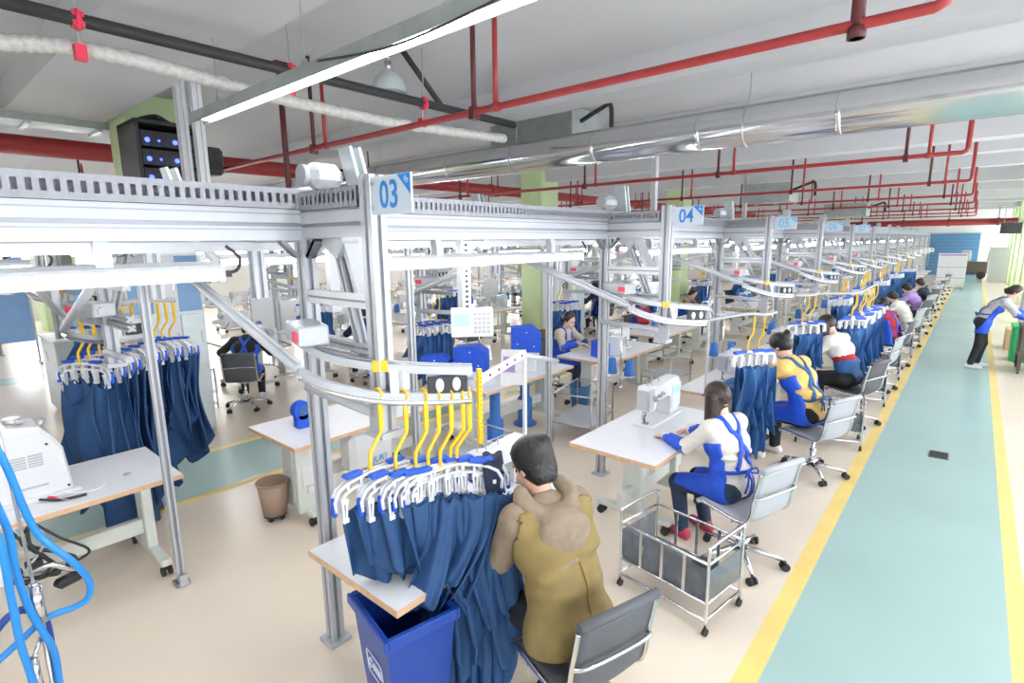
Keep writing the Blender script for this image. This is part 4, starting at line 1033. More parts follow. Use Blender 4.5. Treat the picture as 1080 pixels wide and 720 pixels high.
# --- blue hoses on a chrome rod, left foreground
def hose(name,lab,pts,mk_,r=.016,grp=None):
    b=MB(); b.tube(bez(pts,10),r*.9,10); return tag(b.build(name,mk_),lab,'hose',grp)
xh=-2.9
hose('air_hose','thick bright blue air hose making the wide loop at the left edge',[(xh,.12,2.1),(xh,.19,1.73),(xh,.223,1.561),(xh,.272,1.266),(xh+.02,.367,1.086),(xh,.415,.96),(xh-.02,.406,.87),(xh-.03,.354,.845),(xh-.03,.255,.846),(xh-.02,.155,.793),(xh,.05,.74)],'hose_blue')
hose('air_hose','bright blue air hose dropping straight past the chrome coupling',[(xh+.05,.12,1.75),(xh+.04,.169,1.437),(xh+.03,.188,1.303),(xh+.03,.188,1.131),(xh+.02,.206,.944),(xh+.02,.235,.812),(xh,.259,.679),(xh,.251,.4),(xh,.24,.012)],'hose_blue')
hose('air_hose','bright blue air hose at the very left edge of the picture',[(xh+.1,.10,1.6),(xh+.08,.153,1.319),(xh+.08,.156,1.061),(xh+.08,.156,.847),(xh+.07,.169,.669),(xh+.06,.178,.4),(xh+.06,.17,.012)],'hose_blue')
hose('air_hose','dark blue air hose arching behind the chrome coupling',[(xh-.05,.03,.80),(xh-.05,.081,.85),(xh-.05,.147,.911),(xh-.05,.207,.907),(xh-.05,.252,.825),(xh-.05,.256,.683),(xh-.05,.253,.4),(xh-.05,.25,.012)],'hose_navy',.018)
t=thing('air_line_rod','thin steel rod with a chrome coupling among the blue hoses','rod',(xh,.231,0))
b=MB(); b.cyl((0,-.02,2.0),(0,.004,1.02),.006,n=8); b.cyl((0,.0,.0),(0,.004,.86),.008,n=8); b.cyl((0,0,0),(0,0,.012),.05,n=14); b.build('rod','steel',t)
b=MB(); b.cyl((0,.004,1.03),(0,.004,.855),.024,n=16); b.cyl((0,.004,1.045),(0,.004,1.03),.017,n=12); b.cyl((0,.004,.855),(0,.004,.80),.014,n=12); b.build('coupling','chrome',t)
b=MB(); b.tube([(0,.0,.80),(.05,-.05,.72)],.008,6); b.tube([(.05,-.045,.74),(.05,-.045,.55)],.018,10); b.build('valve','chrome',t)
# --- middle table things
t=thing('motor_housing','white rounded motor housing with a blue maker name under the middle table','motor',(-4.25,2.80,.34))
b=MB(); b.box(-.12,.12,-.24,.24,0,.38,0,.05); b.build('housing','machine_white',t)
X=Matrix.Translation((.124,.05,.09))@Euler((PI/2,0,PI/2)).to_matrix().to_4x4()
text_mesh('lettering','JUKI',.085,.0008,'logo_blue',t,X,.25)
b=MB(); b.tube(bez([(.1,-.1,.03),(.14,-.05,-.06),(.12,.12,-.1),(.1,.3,-.04)],6),.012,6); b.cbox((.05,.0,-.05),(.14,.2,.03)); b.build('pedal_linkage','black',t)
t=thing('leg_cover','tall pale panel box on the near leg of the middle table','panel',(-4.30,2.20,.1))
b=MB(); b.box(-.03,.03,-.10,.06,0,.64,0,.008); b.build('panel','table_leg',t)
b=MB(); b.box(.03,.06,-.02,.05,.18,.25,0,.004); b.cbox((.035,.0,.35),(.01,.12,.18)); b.build('switch_box','machine_white',t)
t=thing('spool_winder','blue round topped winder unit standing on the middle table','machine',(-4.58,2.34,.78))
b=MB(); b.cyl((-.035,0,.17),(.05,0,.17),.085,n=24); b.box(-.05,.05,-.06,.06,0,.14,0,.015); b.build('housing','royal',t)
b=MB(); b.cyl((.05,0,.17),(.056,0,.17),.05,n=20); b.build('cap','navy_light',t)
b=MB(); b.cyl((.0,.12,0),(.0,.12,.62),.009,n=8); b.cyl((.02,.18,0),(.02,.18,.55),.008,n=8); b.cbox((.0,.13,.03),(.12,.14,.05),0,1); b.build('guide_rod',['white_paint','table_edge'],t)
make_bin('waste_bin','brown round waste bin under the corner of the middle table',(-4.58,2.02,.06),.10,.135,.30,'brown_bin')
for k in range(4): pass
B1=make_bin('waste_bin','blue round bin below the table of the woman in the khaki jacket',(-4.20,6.42,.06),.12,.155,.33,'blue_bin')
t=thing('bin_dolly','small black wheeled base under the brown bin','dolly',(-4.58,2.02,0))
b=MB(); b.cyl((0,0,.045),(0,0,.06),.10,n=18); b.build('platform','black',t)
for k in range(4):
    a=k*R90+.5; c=MB(); c.cyl((.07*math.cos(a)-.01,.07*math.sin(a),.023),(.07*math.cos(a)+.01,.07*math.sin(a),.023),.022,n=10); c.build('caster','rubber',t)
dup(t,(-4.20,6.42,0),None,'small wheeled base under the blue round bin')
# blue covered machines and pedestals
def blue_cover(loc,rz,lab,w=.34,h=.30,d=.22):
    t=thing('covered_machine',lab,'machine',loc,rz)
    b=MB(); b.prism([(-w/2,0),(w/2,-.02),(w/2,h*.72),(w*.2,h),(-w/2,h*.92)],(0,0,0),(1,0,0),(0,0,1),d); b.build('cover','royal',t)
    b=MB()
    for x,z in ((-w*.3,h*.3),(w*.25,h*.2),(0,h*.75)): b.cyl((x,-d/2,z),(x,-d/2-.004,z),.010,n=8); b.cyl((x,d/2,z),(x,d/2+.004,z),.010,n=8)
    b.build('snap_button','machine_white',t)
    b=MB(); b.box(-w*.35,w*.35,-d*.4,d*.4,-.10,.0,0,.01); b.cyl((w*.3,0,-.05),(w*.45,0,-.05),.06,n=14); b.build('machine_base','machine_white',t)
    return t
blue_cover((-4.75,5.85,.93),.75,'machine under a bright blue cover left of the khaki woman',.42,.36,.26)
blue_cover((-4.55,4.55,.93),.6,'machine under a blue cover below the keypad terminal',.40,.30,.24)
blue_cover((-4.85,4.25,.90),.6,'low machine under a blue cover, left of the terminal',.34,.22,.24)
for (x,y,l) in ((-4.45,5.45,'blue cylindrical pedestal standing under the blue cover table'),(-4.15,4.52,'blue cylindrical pedestal behind the yellow hooks')):
    t=thing('machine_pedestal',l,'pedestal',(x,y,0))
    b=MB(); b.lathe([(.16,0),(.16,.02),(.10,.05),(.10,.36),(.065,.40),(.065,.74)],22); b.build('column','thread_blue',t)
    b=MB(); b.cbox((0,0,.755),(.2,.2,.025),0,0,.004); b.build('head_plate','machine_grey',t)
t=thing('small_motor','small white motor box with a tan side on the blue cover table','motor',(-4.3,5.35,.78),.7)
b=MB(); b.box(-.1,.1,-.08,.08,.0,.17,0,.02); b.build('housing','machine_white',t); b=MB(); b.box(-.105,-.1,-.05,.05,.03,.14); b.build('side_plate','table_edge',t)
# white tilted boards with purple patch (folded paper stack) below terminal
t=thing('pattern_board','white sloping pattern board with a purple patch below the keypad terminal','board',(-4.05,4.75,.78),.6)
b=MB(); b.cbox((0,0,.20),(.30,.02,.42),0,0,0,rx=-.25); b.build('panel','paper',t); b=MB(); b.cbox((-.05,-.015,.24),(.14,.012,.18),0,0,0,rx=-.25); b.build('patch','purple_cloth',t)
b=MB(); b.bar((0,.12,.0),(0,.03,.3),.02,.02); b.build('strut','steel',t)
blue_cover((-4.05,6.72,.78),1.2,'small violet blue cover on the table of the woman in khaki',.22,.26,.16)
t=thing('sewing_box','white upright box beside the violet blue cover','box',(-3.9,6.95,.78),.2)
b=MB(); b.box(-.09,.09,-.12,.12,0,.30,0,.012); b.build('box_body','machine_white',t); b=MB(); b.box(.09,.095,-.08,.08,.16,.26); b.build('label_plate','machine_grey',t)
# steel frame racks under tables (thin lines)
def frame_rack(loc,rz,lab,w=.6,d=.4,h=.75,grp=None):
    t=thing('tube_rack',lab,'rack',loc,rz,grp)
    for s in (-1,1):
        b=MB(); b.tube([(s*w/2,-d/2,0),(s*w/2,-d/2,h),(s*w/2,d/2,h),(s*w/2,d/2,0)],.011,8); b.tube([(s*w/2,-d/2,.25),(s*w/2,d/2,.25)],.009,8); b.build('side_frame','steel',t)
    b=MB(); 
    for y in (-d/2,d/2):
        for z in (.25,h): b.tube([(-w/2,y,z),(w/2,y,z)],.009,8)
    b.build('rail','steel',t)
    b=MB(); b.box(-w/2,w/2,-d/2,d/2,.25,.26); b.build('shelf','machine_grey',t)
    return t
frame_rack((-3.75,3.75,0),0,'low steel tube rack beyond the middle table',.7,.4,.55)
fr=frame_rack((-3.72,8.3,0),0,'steel tube rack right of the thread cones',.5,.8,.62)
dup(fr,(-3.6,5.6,0),.2,'steel tube rack behind the head of the tan hooded worker')
# blue open bin under T1
t=thing('plastic_bin','large royal blue plastic bin below the front navy garments','bin',(-1.99,1.46,0),math.radians(-12))
b=MB()
def rb(w,d,z): return [(-w,-d,z),(w,-d,z),(w,d,z),(-w,d,z)]
w0,d0,w1,d1_,hh=.16,.13,.21,.18,.69
vs=rb(w0,d0,0)+rb(w1,d1_,hh)+rb(w1-.012,d1_-.012,hh)+rb(w0-.01,d0-.01,.012)
fs=[(3,2,1,0)]+[(i,(i+1)%4,4+(i+1)%4,4+i) for i in range(4)]+[(4+i,4+(i+1)%4,8+(i+1)%4,8+i) for i in range(4)]+[(8+i,8+(i+1)%4,12+(i+1)%4,12+i) for i in range(4)]+[(12,13,14,15)]
b.add(vs,fs); b.build('bin_body','bin_blue',t)
b=MB(); e=.02
for z,q in ((hh-.05,.0),):
    b.box(-w1-e,w1+e,-d1_-e,-d1_,z,hh+.005,0,.006);b.box(-w1-e,w1+e,d1_,d1_+e,z,hh+.005,0,.006);b.box(-w1-e,-w1,-d1_,d1_,z,hh+.005,0,.006);b.box(w1,w1+e,-d1_,d1_,z,hh+.005,0,.006)
b.build('rim','bin_blue',t)
# emblem: rounded outline with a ring mark and short bars, on the face toward the camera
tilt=math.atan2(d1_-d0,hh)
yq=lambda z:-(d0+(d1_-d0)*z/hh)-.004
b=MB(); loop=[]
for (cx,cz,a0) in ((.07,.44,0),(-.07,.44,90),(-.07,.35,180),(.07,.35,270)):
    for k in range(5):
        a=math.radians(a0+k*22.5); loop.append((cx+.02*math.cos(a),yq(cz+.02*math.sin(a)),cz+.02*math.sin(a)))
b.tube(loop,.0035,6,closed=True)
b.tube([(-.05+.02*math.cos(a),yq(.395),.395+.024*math.sin(a)) for a in np.linspace(.6,5.6,14)],.004,6); b.bar((-.05,yq(.39),.39),(-.03,yq(.39),.39),.004,.006)
for k in range(4): b.box(-.018+k*.024,-.003+k*.024,yq(.395)-.002,yq(.395)+.003,.375,.375+.04)
b.build('emblem','logo_white',t)
# ================================================================ people (local: face +Y, +X is their right)
def ik(S,T,l1,l2,pole):
    S=np.array(S,float);T=np.array(T,float);d=T-S;L=np.linalg.norm(d);L2=min(L,(l1+l2)*.995);u=d/L; T=S+u*L2
    a=(l1*l1-l2*l2+L2*L2)/(2*L2);h=math.sqrt(max(l1*l1-a*a,0)); p=np.array(pole,float);p=p-u*(p@u);p/=np.linalg.norm(p)
    return S+u*a+p*h,T
def person(lab,loc,rz,lean=.35,head=.45,yaw=0.,roll=0.,hl=(-.16,.52,.86),hr=(.2,.50,.86),feet=((-.12,.42,.06),(.13,.40,.06)),top='cream',pants='denim',shoe='shoe_white',apron=None,sleeve=None,strap=None,hair='short',hairmat='hair',skin='skin',vest=None,hood=False,h=.011,grp=None,stand=False,hip=(0,0,.56),face=True,fingers=True,topbelow=0.,pelvis_tilt=None,twist=0.,lowcol=None,polel=(-.7,-.35,-.6)):
    t=thing('person',lab,'person',loc,rz,grp)
    hip=np.array(hip,float); dn=lambda a:np.array([0,math.sin(a),math.cos(a)])
    P=hip; W=P+.16*dn(lean*.7); C=P+.34*dn(lean*.9); N=C+.19*dn(lean*1.25); 
    rx=np.array([math.cos(twist),math.sin(twist),0.])
    Ssp=C+.13*dn(lean*1.1)
    SL,SR=Ssp-rx*.165+np.array([0,.01,0]),Ssp+rx*.165+np.array([0,.01,0])
    hd=dn(lean+head); HB=N+.03*dn(lean*1.1); Hc=HB+.125*hd
    # head frame
    fw=np.array([0,math.cos(lean+head),-math.sin(lean+head)]); up=hd
    cy,sy=math.cos(yaw),math.sin(yaw)
    rt=np.array([1.,0,0]); fw2=fw*cy+rt*(-sy); rt2=rt*cy+fw*sy
    cr,sr=math.cos(roll),math.sin(roll); up2=up*cr+rt2*sr; rt3=rt2*cr-up*sr
    HR=np.stack([rt3,fw2,up2],1); Q=lambda x,y,z: Hc+HR@np.array([x,y,z])
    EL,HLp=ik(SL,hl,.28,.25,polel); ER,HRp=ik(SR,hr,.28,.25,(.7,-.35,-.6))
    hipL,hipR=P+np.array([-.09,0.01,-.02]),P+np.array([.09,.01,-.02])
    KL,AL=ik(hipL,feet[0],.42,.41,(-.08,1,.5)); KR,AR=ik(hipR,feet[1],.42,.41,(.08,1,.5))
    toe=lambda A,s:A+np.array([s*.03,.16,-.03])
    def torso(S,o,k=.05):
        S.cap(P-np.array([.07,0,0]),P+np.array([.07,0,0]),.105+o,k=k); S.cap(W-rx*.06,W+rx*.06,.095+o,k=k); S.cap(C-rx*.075,C+rx*.075,.105+o,k=k)
        S.cap(SL,SR,.062+o,k=k); S.cap(Ssp-np.array([0,.01,0]),N,.055+o,.05+o,k=.04)
    def arms(S,o,k=.03,up=1.):
        for s,E_,W_ in ((SL,EL,HLp),(SR,ER,HRp)):
            S.cap(s,E_,.052+o,.042+o,k=k); S.cap(E_,E_+(W_-E_)*up,.043+o,.03+o if up==1 else .034+o,k=k)
    def legs(S,o,k=.03):
        for a,b_,c in ((hipL,KL,AL),(hipR,KR,AR)):
            S.cap(a,b_,.088+o,.06+o,k=.05); S.cap(b_,c,.058+o,.042+o,k=k)
    # --- body
    B=SDF(); torso(B,-.012); arms(B,-.006); legs(B,-.012)
    B.cap(N-.03*dn(lean),HB+.03*hd,.052,.05,k=.02)
    B.ell(Q(0,-.005,.02),(.076,.094,.105),.02,HR); B.ell(Q(0,.025,-.055),(.056,.066,.062),.03,HR)
    if face:
        B.cap(Q(0,.088,.015),Q(0,.108,-.022),.009,.014,k=.012); B.ell(Q(0,.082,-.062),(.022,.014,.012),.012,HR)
        for s in (-1,1): B.ell(Q(s*.078,-.005,-.005),(.010,.02,.030),.006,HR); B.ell(Q(s*.04,.07,-.03),(.022,.018,.022),.015,HR)
        B.cap(Q(-.045,.082,.032),Q(.045,.082,.032),.010,.010,k=.012)
    for s,E_,W_ in ((-1,EL,HLp),(1,ER,HRp)):
        d=W_-E_; d/=np.linalg.norm(d); d2_=d*.8+np.array([0,.0,-.25]); d2_/=np.linalg.norm(d2_)
        side=np.cross(d2_,[0,0,1.]); side/=np.linalg.norm(side); dwn=np.cross(side,d2_)
        if dwn[2]>0: dwn=-dwn
        pc=W_+d2_*.05; Rm=np.stack([side,d2_,np.cross(side,d2_)],1)
        B.ell(pc,(.040,.05,.016),.015,Rm)
        if fingers:
            for i,(fo,ln) in enumerate(((-.030,.062),(-.010,.074),(.010,.070),(.029,.055))):
                k0=pc+d2_*.04+side*fo; k1=k0+d2_*ln*.55+dwn*.012; k2=k1+d2_*ln*.40+dwn*.03
                B.cap(k0,k1,.0092,.0085,k=.004); B.cap(k1,k2,.0085,.0072,k=.004)
            ts=side*(1 if s<0 else -1)   # thumbs point inward
            if ts[0]*s>0: ts=-ts
            k0=pc-d2_*.015+ts*.030; k1=k0+ts*.022+d2_*.03+dwn*.01; k2=k1+d2_*.030+dwn*.012
            B.cap(k0,k1,.012,.010,k=.008); B.cap(k1,k2,.010,.008,k=.004)
    for A,s in ((AL,-1),(AR,1)): B.cap(A+np.array([0,-.03,-.02]),toe(A,s),.032,.028,k=.02)
    link('body',B.mesh('body',h*.62 if fingers else h,skin),t)
    if face:
        for s in (-1,1):
            b=MB(); b.ball(tuple(Q(s*.031,.083,.010)),.0105,n=8,k=6); b.build('eye','eye',t)
            b=MB(); b.tube([tuple(Q(s*(.018+.016*k),.092-.004*k,.036-.002*k*k)) for k in range(3)],.004,5); b.build('eyebrow',hairmat,t)
        b=MB(); b.tube([tuple(Q(x,.092-abs(x)*.25,-.062)) for x in (-.022,-.011,0,.011,.022)],.0055,6); b.build('lips','lip',t)
    # --- hair
    Hs=SDF(); Hs.ell(Q(0,-.014,.034),(.094,.106,.108),.02,HR)
    if hair in('short',):
        Hs.ell(Q(0,-.05,-.025),(.080,.064,.085),.03,HR); Hs.ell(Q(0,-.02,.075),(.085,.095,.07),.04,HR)
        for k in range(9):
            a=k*.7; Hs.ell(Q(.055*math.sin(a),-.03+.05*math.cos(a),.105-.008*(k%3)),(.034,.038,.024),.035,HR)
        for x in (-.05,-.02,.015,.05): Hs.ell(Q(x,.075,.075),(.026,.024,.030),.02,HR)
    H2=None
    if hair=='long':
        H2=SDF()
        for x in (-.075,-.045,0,.045,.075):
            y=-.07+.5*abs(x); a=Q(x,y+.02,.02); e=np.array(a)+np.array([x*.3,-.02+(.02 if abs(x)>.05 else 0),-.25+.03*math.cos(x*40)])
            H2.cap(a,e,.050,.030,k=.035)
        for s in (-1,1): H2.cap(Q(s*.075,-.025,.03),np.array(Q(s*.09,-.02,-.03))+np.array([0,-.01,-.12]),.034,.02,k=.03)
    if hair in('pony','bun'):
        Hs.ell(Q(0,-.055,0),(.075,.058,.07),.03,HR)
        if hair=='pony': a=np.array(Q(0,-.105,.02)); Hs.cap(a,a+np.array([0,-.045,-.03]),.026,.03,k=.02); Hs.cap(a+np.array([0,-.045,-.03]),a+np.array([0.01,-.06,-.21]),.03,.012,k=.02)
        else:
            Hs.ell(Q(0,-.115,.055),(.045,.04,.042),.015,HR); Hs.ell(Q(.02,-.13,.08),(.025,.025,.03),.02,HR)
    # face opening
    Hs.cut(Q(0,.05,.062),(HR@np.array([0,1.,-.36])))
    if hair!='long': Hs.cut(Q(0,-.03,-.095),HR@np.array([0,-.1,-1.]))
    link('hair',Hs.mesh('hair',h*.8,hairmat),t)
    if H2: link('long_hair',H2.mesh('long_hair',h*.8,hairmat),t)
    # --- trousers
    L_=SDF(); L_.cap(P-np.array([.07,0,.0]),P+np.array([.07,0,.0]),.118,k=.05); legs(L_,.010)
    L_.cap(W-rx*.05,W+rx*.05,.10,k=.05)
    L_.cut(P+.13*dn(lean*.7),dn(lean*.7))
    for A in (AL,AR): pass
    L_.cut(np.array([0,0,min(AL[2],AR[2])+.005]),(0,0,-1))
    link('trousers',L_.mesh('trousers',h,pants),t)
    # --- top
    T=SDF(); torso(T,.014)
    if vest: T.cap(P-np.array([.08,0,.02]),P+np.array([.08,0,-.02]),.135,k=.06)
    arms(T,.014 if not hood else .024,.03,.93)
    rr=random.Random(lab)
    for k in range(6):  # soft folds
        q=W+(C-W)*rr.random()+rx*rr.uniform(-.08,.08); T.ell(q+np.array([0,-.06,0]),(.09,.07,.018),.03)
    T.cut(HB+.005*dn(lean),dn(lean*1.2+.15)); T.cut(P-(.07 if not vest else .06)*dn(lean*.7),-dn(lean*.5))
    if lowcol is not None:
        q0=W.copy(); nn=dn(lean*.8)
        me=T.mesh('top',h,[top,lowcol[0],lowcol[1]],lambda c:np.where((c-q0)@nn<.05,2,np.where((c-q0)@nn<.11,1,0)))
    else: me=T.mesh('top',h,top)
    link('top',me,t)
    # --- shoes
    for A,s in ((AL,-1),(AR,1)):
        F=SDF(); F.cap(A+np.array([0,-.035,-.02]),toe(A,s),.043,.038,k=.03); F.cap(A+np.array([0,-.01,.0]),A+np.array([0,.0,.045]),.042,.044,k=.03); F.cut((0,0,A[2]-.058),(0,0,-1)); F.cut(A+np.array([0,0,.05]),(0,0,1))
        o=link('shoe',F.mesh('shoe',h,shoe),t)
    TT=SDF(); torso(TT,.020)
    def band(pts,w,mk_,name,off=.009):
        b=MB(); n=len(pts); L=[];Rr=[]
        qs=[T.push(p,off) for p in pts]
        for i,(q,g) in enumerate(qs):
            tg=qs[min(i+1,n-1)][0]-qs[max(i-1,0)][0]; sd=np.cross(tg,g); sd/=max(np.linalg.norm(sd),1e-9); sd=sd if not L or sd@(Rr[-1]-L[-1])>0 else -sd; L.append(q-sd*w/2);Rr.append(q+sd*w/2)
        vs=[tuple(x) for p in zip(L,Rr) for x in p]
        b.add(vs,[(2*i,2*i+1,2*i+3,2*i+2) for i in range(n-1)],0,True)
        o=b.build(name,mk_,t); o.modifiers.new('thickness','SOLIDIFY').thickness=.006; return o
    if vest:
        V=SDF(); torso(V,.036); V.cap(SL+rx*.03,SL+rx*.05,.085,k=.03)
        for k in range(7):
            q=P+(C-P)*rr.random()+rx*rr.uniform(-.1,.1); V.ell(q+np.array([0,-.09,0]),(.10,.05,.014),.03,None)
        V.cap(P-np.array([.09,.0,.06]),P+np.array([.09,-.0,-.06]),.132,k=.06)
        V.cut(N-.02*dn(lean*1.1),dn(lean*1.1)); V.sub(SL-rx*.03,EL,.085); V.sub(SR+rx*.03,ER,.085); V.cut(P-.09*dn(lean*.6),-dn(lean*.3))
        link('vest',V.mesh('vest',h,vest),t)
        b=MB(); nn=12
        pts=[P+(N-P)*(k/(nn-1)*.62+.02)+np.array([0.03,-.2,0]) for k in range(nn)]
        qs=[V.push(p,.002)[0] for p in pts]; b.tube([tuple(q) for q in qs],.0035,5); b.build('seam',vest,t)
    if hood:
        G=SDF(); bk=N+np.array([0,-.055,-.01])
        for k in range(11):
            a=PI*(-.15+1.3*k/10); p=N+np.array([.125*math.cos(a),-.02-.09*math.sin(a),.03-.05*math.sin(a)*1.0]); 
            if k: G.cap(pp_,p,.036,.036,k=.03)
            pp_=p
        G.ell(bk+np.array([.0,-.11,-.085]),(.14,.07,.12),.05); G.ell(bk+np.array([.03,-.115,-.12]),(.07,.045,.06),.04)
        link('hood',G.mesh('hood',h*.8,top),t)
    if apron:
        A=SDF(); torso(A,.030); 
        if not stand: 
            for a,b_ in ((hipL,KL),(hipR,KR)): A.cap(a,a+(b_-a)*.86,.112,.088,k=.06)
        else:
            for a,b_ in ((hipL,KL),(hipR,KR)): A.cap(a,a+(b_-a)*.75,.112,.10,k=.08)
        yf=dn(lean); perp=np.array([0,-math.cos(lean*.8),math.sin(lean*.8)])
        A.cut(W+perp*(.06 if not stand else -.02),perp)           # open at the back
        A.cut(C+.03*dn(lean),dn(lean*1.1))
        A.cut(P+np.array([0,0,-.085 if not stand else -.22]),(0,0,-1))
        link('apron',A.mesh('apron',h,apron),t)
        sk=strap or apron
        for s,Sx in ((-1,SL),(1,SR)):
            a0=C+rx*s*.08+np.array([0,.12,.02]); a1=Ssp+rx*s*.085+np.array([0,.03,.08]); a2=C+rx*s*-.01+np.array([0,-.12,.02]); a3=W-rx*s*.085+np.array([0,-.1,.02])
            band([a0+(a1-a0)*k/4 for k in range(4)]+[a1+(a2-a1)*k/6 for k in range(6)]+[a2+(a3-a2)*k/5 for k in range(6)],.040,sk,'apron_strap')
        band([W+np.array([.14*math.cos(a),-.14*math.sin(a),.0]) for a in np.linspace(-.1,PI+.1,12)],.028,sk,'waist_tie')
        q,g=T.push(W+np.array([0.02,-.15,0]),.01)
        b=MB()
        for s in (-1,1): b.tube(bez([q,q+np.array([s*.05,-.03,.03]),q+np.array([s*.075,-.03,-.02]),q+np.array([0,-.01,0])],5),.007,5); b.tube(bez([q,q+np.array([s*.02,-.02,-.08]),q+np.array([s*.035,-.01,-.17])],5),.008,5)
        b.build('bow',sk,t)
    if sleeve:
        for E_,W_ in ((EL,HLp),(ER,HRp)):
            Sv=SDF(); d=W_-E_; Sv.cap(E_-d*.03,W_-d*.04,.064,.046,k=.02)
            for k in range(4): Sv.ell(E_+d*(.15+.22*k),(.062-.004*k,.062-.004*k,.03),.02)
            Sv.cut(W_-d*.02,d); Sv.cut(E_-d*.12,-d); link('sleeve_cover',Sv.mesh('sleeve_cover',h,sleeve),t)
    return t
D=math.radians
import time as _t; _T0=_t.time()
person('person in a tan hooded top and olive vest seated nearest the camera',(-1.33,1.97,0),D(72),lean=.40,head=.18,yaw=.25,polel=(-.15,-.3,-.9),hl=(-.14,.54,.86),hr=(.12,.52,.84),top='taupe',pants='black_cloth',shoe='shoe_dark',vest='olive',hood=True,hair='short',h=.010).scale=(1.09,1.09,1.10)
person('person in a white top and blue apron seated by the wire trolley',(-1.25,4.09,0),D(72),lean=.22,head=.26,polel=(-.35,-.2,-1.),hl=(-.16,.55,.83),hr=(.14,.56,.83),feet=((-.14,.34,.06),(.10,.30,.06)),top='cream',apron='royal',sleeve='royal',strap='royal',hair='long',hairmat='hair_brown',shoe='shoe_red',skin='skin_f',h=.010)
person('person in a yellow top and blue apron bending over blue cloth',(-1.16,6.22,0),D(72),lean=.46,head=.30,hl=(-.14,.58,.88),hr=(.14,.56,.84),top='yellow_cloth',pants='black_cloth',apron='royal',sleeve='royal',strap='navy_light',hair='bun',skin='skin_f',h=.012).scale=(1.12,1.12,1.12)
person('person in a white top with a red band and blue lower part',(-1.12,8.27,0),D(72),lean=.42,head=.3,top='cream',lowcol=('red_cloth','navy_light'),pants='black_cloth',hair='long',hairmat='hair_brown',skin='skin_f',h=.015,fingers=False).scale=(1.1,1.1,1.1)
person('person in a dark red vest beyond the wide bunch of garments',(-1.02,12.3,0),D(72),lean=.3,head=.3,top='red_cloth',pants='black_cloth',apron='royal',hair='long',skin='skin_f',h=.018,fingers=False,face=False)
person('person in a cream jacket bending at the far front row',(-.98,14.7,0),D(75),lean=.5,head=.3,top='cream',pants='grey_cloth',hair='short',skin='skin_f',h=.018,fingers=False,face=False)
person('person in a purple top at the far front row',(-.95,17.2,0),D(75),lean=.45,head=.3,top='purple_cloth',pants='denim',hair='short',skin='skin_f',h=.02,fingers=False,face=False)
person('person in a navy top, the farthest one seated at the aisle',(-.85,18.8,0),D(75),lean=.35,head=.2,top='navy_dark',pants='denim',hair='short',skin='skin_f',h=.02,fingers=False,face=False)
# walking side: worker bending over the cart at the right of the aisle
person('person in a grey top standing and bending over the cart on the right',(.22,13.35,0),D(-85),lean=.62,head=-.05,hip=(0,0,.90),hl=(-.12,.70,1.0),hr=(.14,.66,.98),feet=((-.12,.02,.06),(.13,-.10,.06)),top='grey_cloth',pants='black_cloth',apron='royal',sleeve='royal',strap='navy_light',hair='pony',hairmat='hair_brown',skin='skin_f',stand=True,h=.014)
# second line
person('woman in a khaki jacket and blue apron facing right at her machine',(-4.98,7.0,0),D(-90),lean=.22,head=.22,hl=(-.14,.50,.88),hr=(.16,.48,.90),top='khaki_cloth',apron='royal',sleeve='royal',hair='pony',skin='skin_f',h=.013)
person('person in black with blue sleeve covers leaning on the table at left',(-8.38,3.45,0),D(55),lean=.55,head=.45,hl=(-.35,.52,.84),hr=(.18,.48,.84),top='black_cloth',pants='black_cloth',apron='royal',sleeve='royal',strap='royal',hair='short',h=.014,fingers=False)
person('person in dark navy with crossed blue straps seen from behind',(-8.2,5.55,0),D(75),lean=.25,head=.4,top='navy_dark',pants='denim',apron='royal',strap='royal',hair='short',h=.018,fingers=False)
person('person in dark clothes seated at the rear tables behind the blue cover',(-7.6,12.6,0),D(70),lean=.3,head=.4,top='navy_dark',pants='denim',apron='royal',hair='short',h=.02,fingers=False,face=False)
person('person in red seen between the gantries near the 04 sign',(-5.3,10.2,0),D(-90),lean=.25,head=.3,top='red_cloth',pants='denim',apron='royal',hair='pony',h=.02,fingers=False,face=False)
person('person in a tan top seated below the 04 sign by the blue garments',(-5.3,12.6,0),D(-90),lean=.3,head=.3,top='brown_cloth',pants='denim',apron='royal',hair='short',h=.02,fingers=False,face=False)
print('people',_t.time()-_T0)
# ================================================================ the rest of the hall
dup(CA,(-8.22,3.36,0),D(55),'dark office chair under the person in black at left')
dup(CA,(-8.1,5.5,0),D(75),'dark office chair under the person with crossed blue straps')
dup(CA,(-7.55,12.55,0),D(70),'dark office chair under the person in dark clothes at the rear tables')
dup(CA,(-5.2,10.2,0),-R90,'office chair under the person in red between the gantries')
dup(CA,(-5.2,12.6,0),-R90,'office chair under the person in the tan top')
rr0=random.Random(11)
# third line tables and machines
YC=[3.35,5.6,7.8,10.0,12.2,14.4,16.8,19.2,21.6]
LC=['table in front of the person in black, pale top and wood edge','table in front of the person with crossed blue straps']
for i,y in enumerate(YC):
    dup(TA,(-9.15 if i else -9.45,y if i else 3.95,0),R90 if i else 0.,LC[i] if i<2 else 'white sewing table of the third line beyond the second aisle','third line tables' if i>1 else None)
    dup(MA,(-9.25 if i else -9.0,y+.3 if i else 4.05,.78),R90 if i else 0.,['white machine on the table of the person in black','white machine on the table of the person with crossed straps'][i] if i<2 else 'white sewing machine of the third line','third line machines' if i>1 else None)
    if i in (2,4,5,7): dup(CA,(-7.9,y,0),R90+random.uniform(-.4,.4),'dark office chair at the third line','third line chairs')
    dup(TA,(-11.6,y-.4,0),-R90,'white sewing table of the fourth line','fourth line tables')
    dup(MA,(-11.5,y-.3,.78),-R90,'white sewing machine of the fourth line','fourth line machines')
    if i>0: dup(MA,(-11.6,y-.95,.78),-R90+.2,'white sewing machine of the fourth line','fourth line machines')
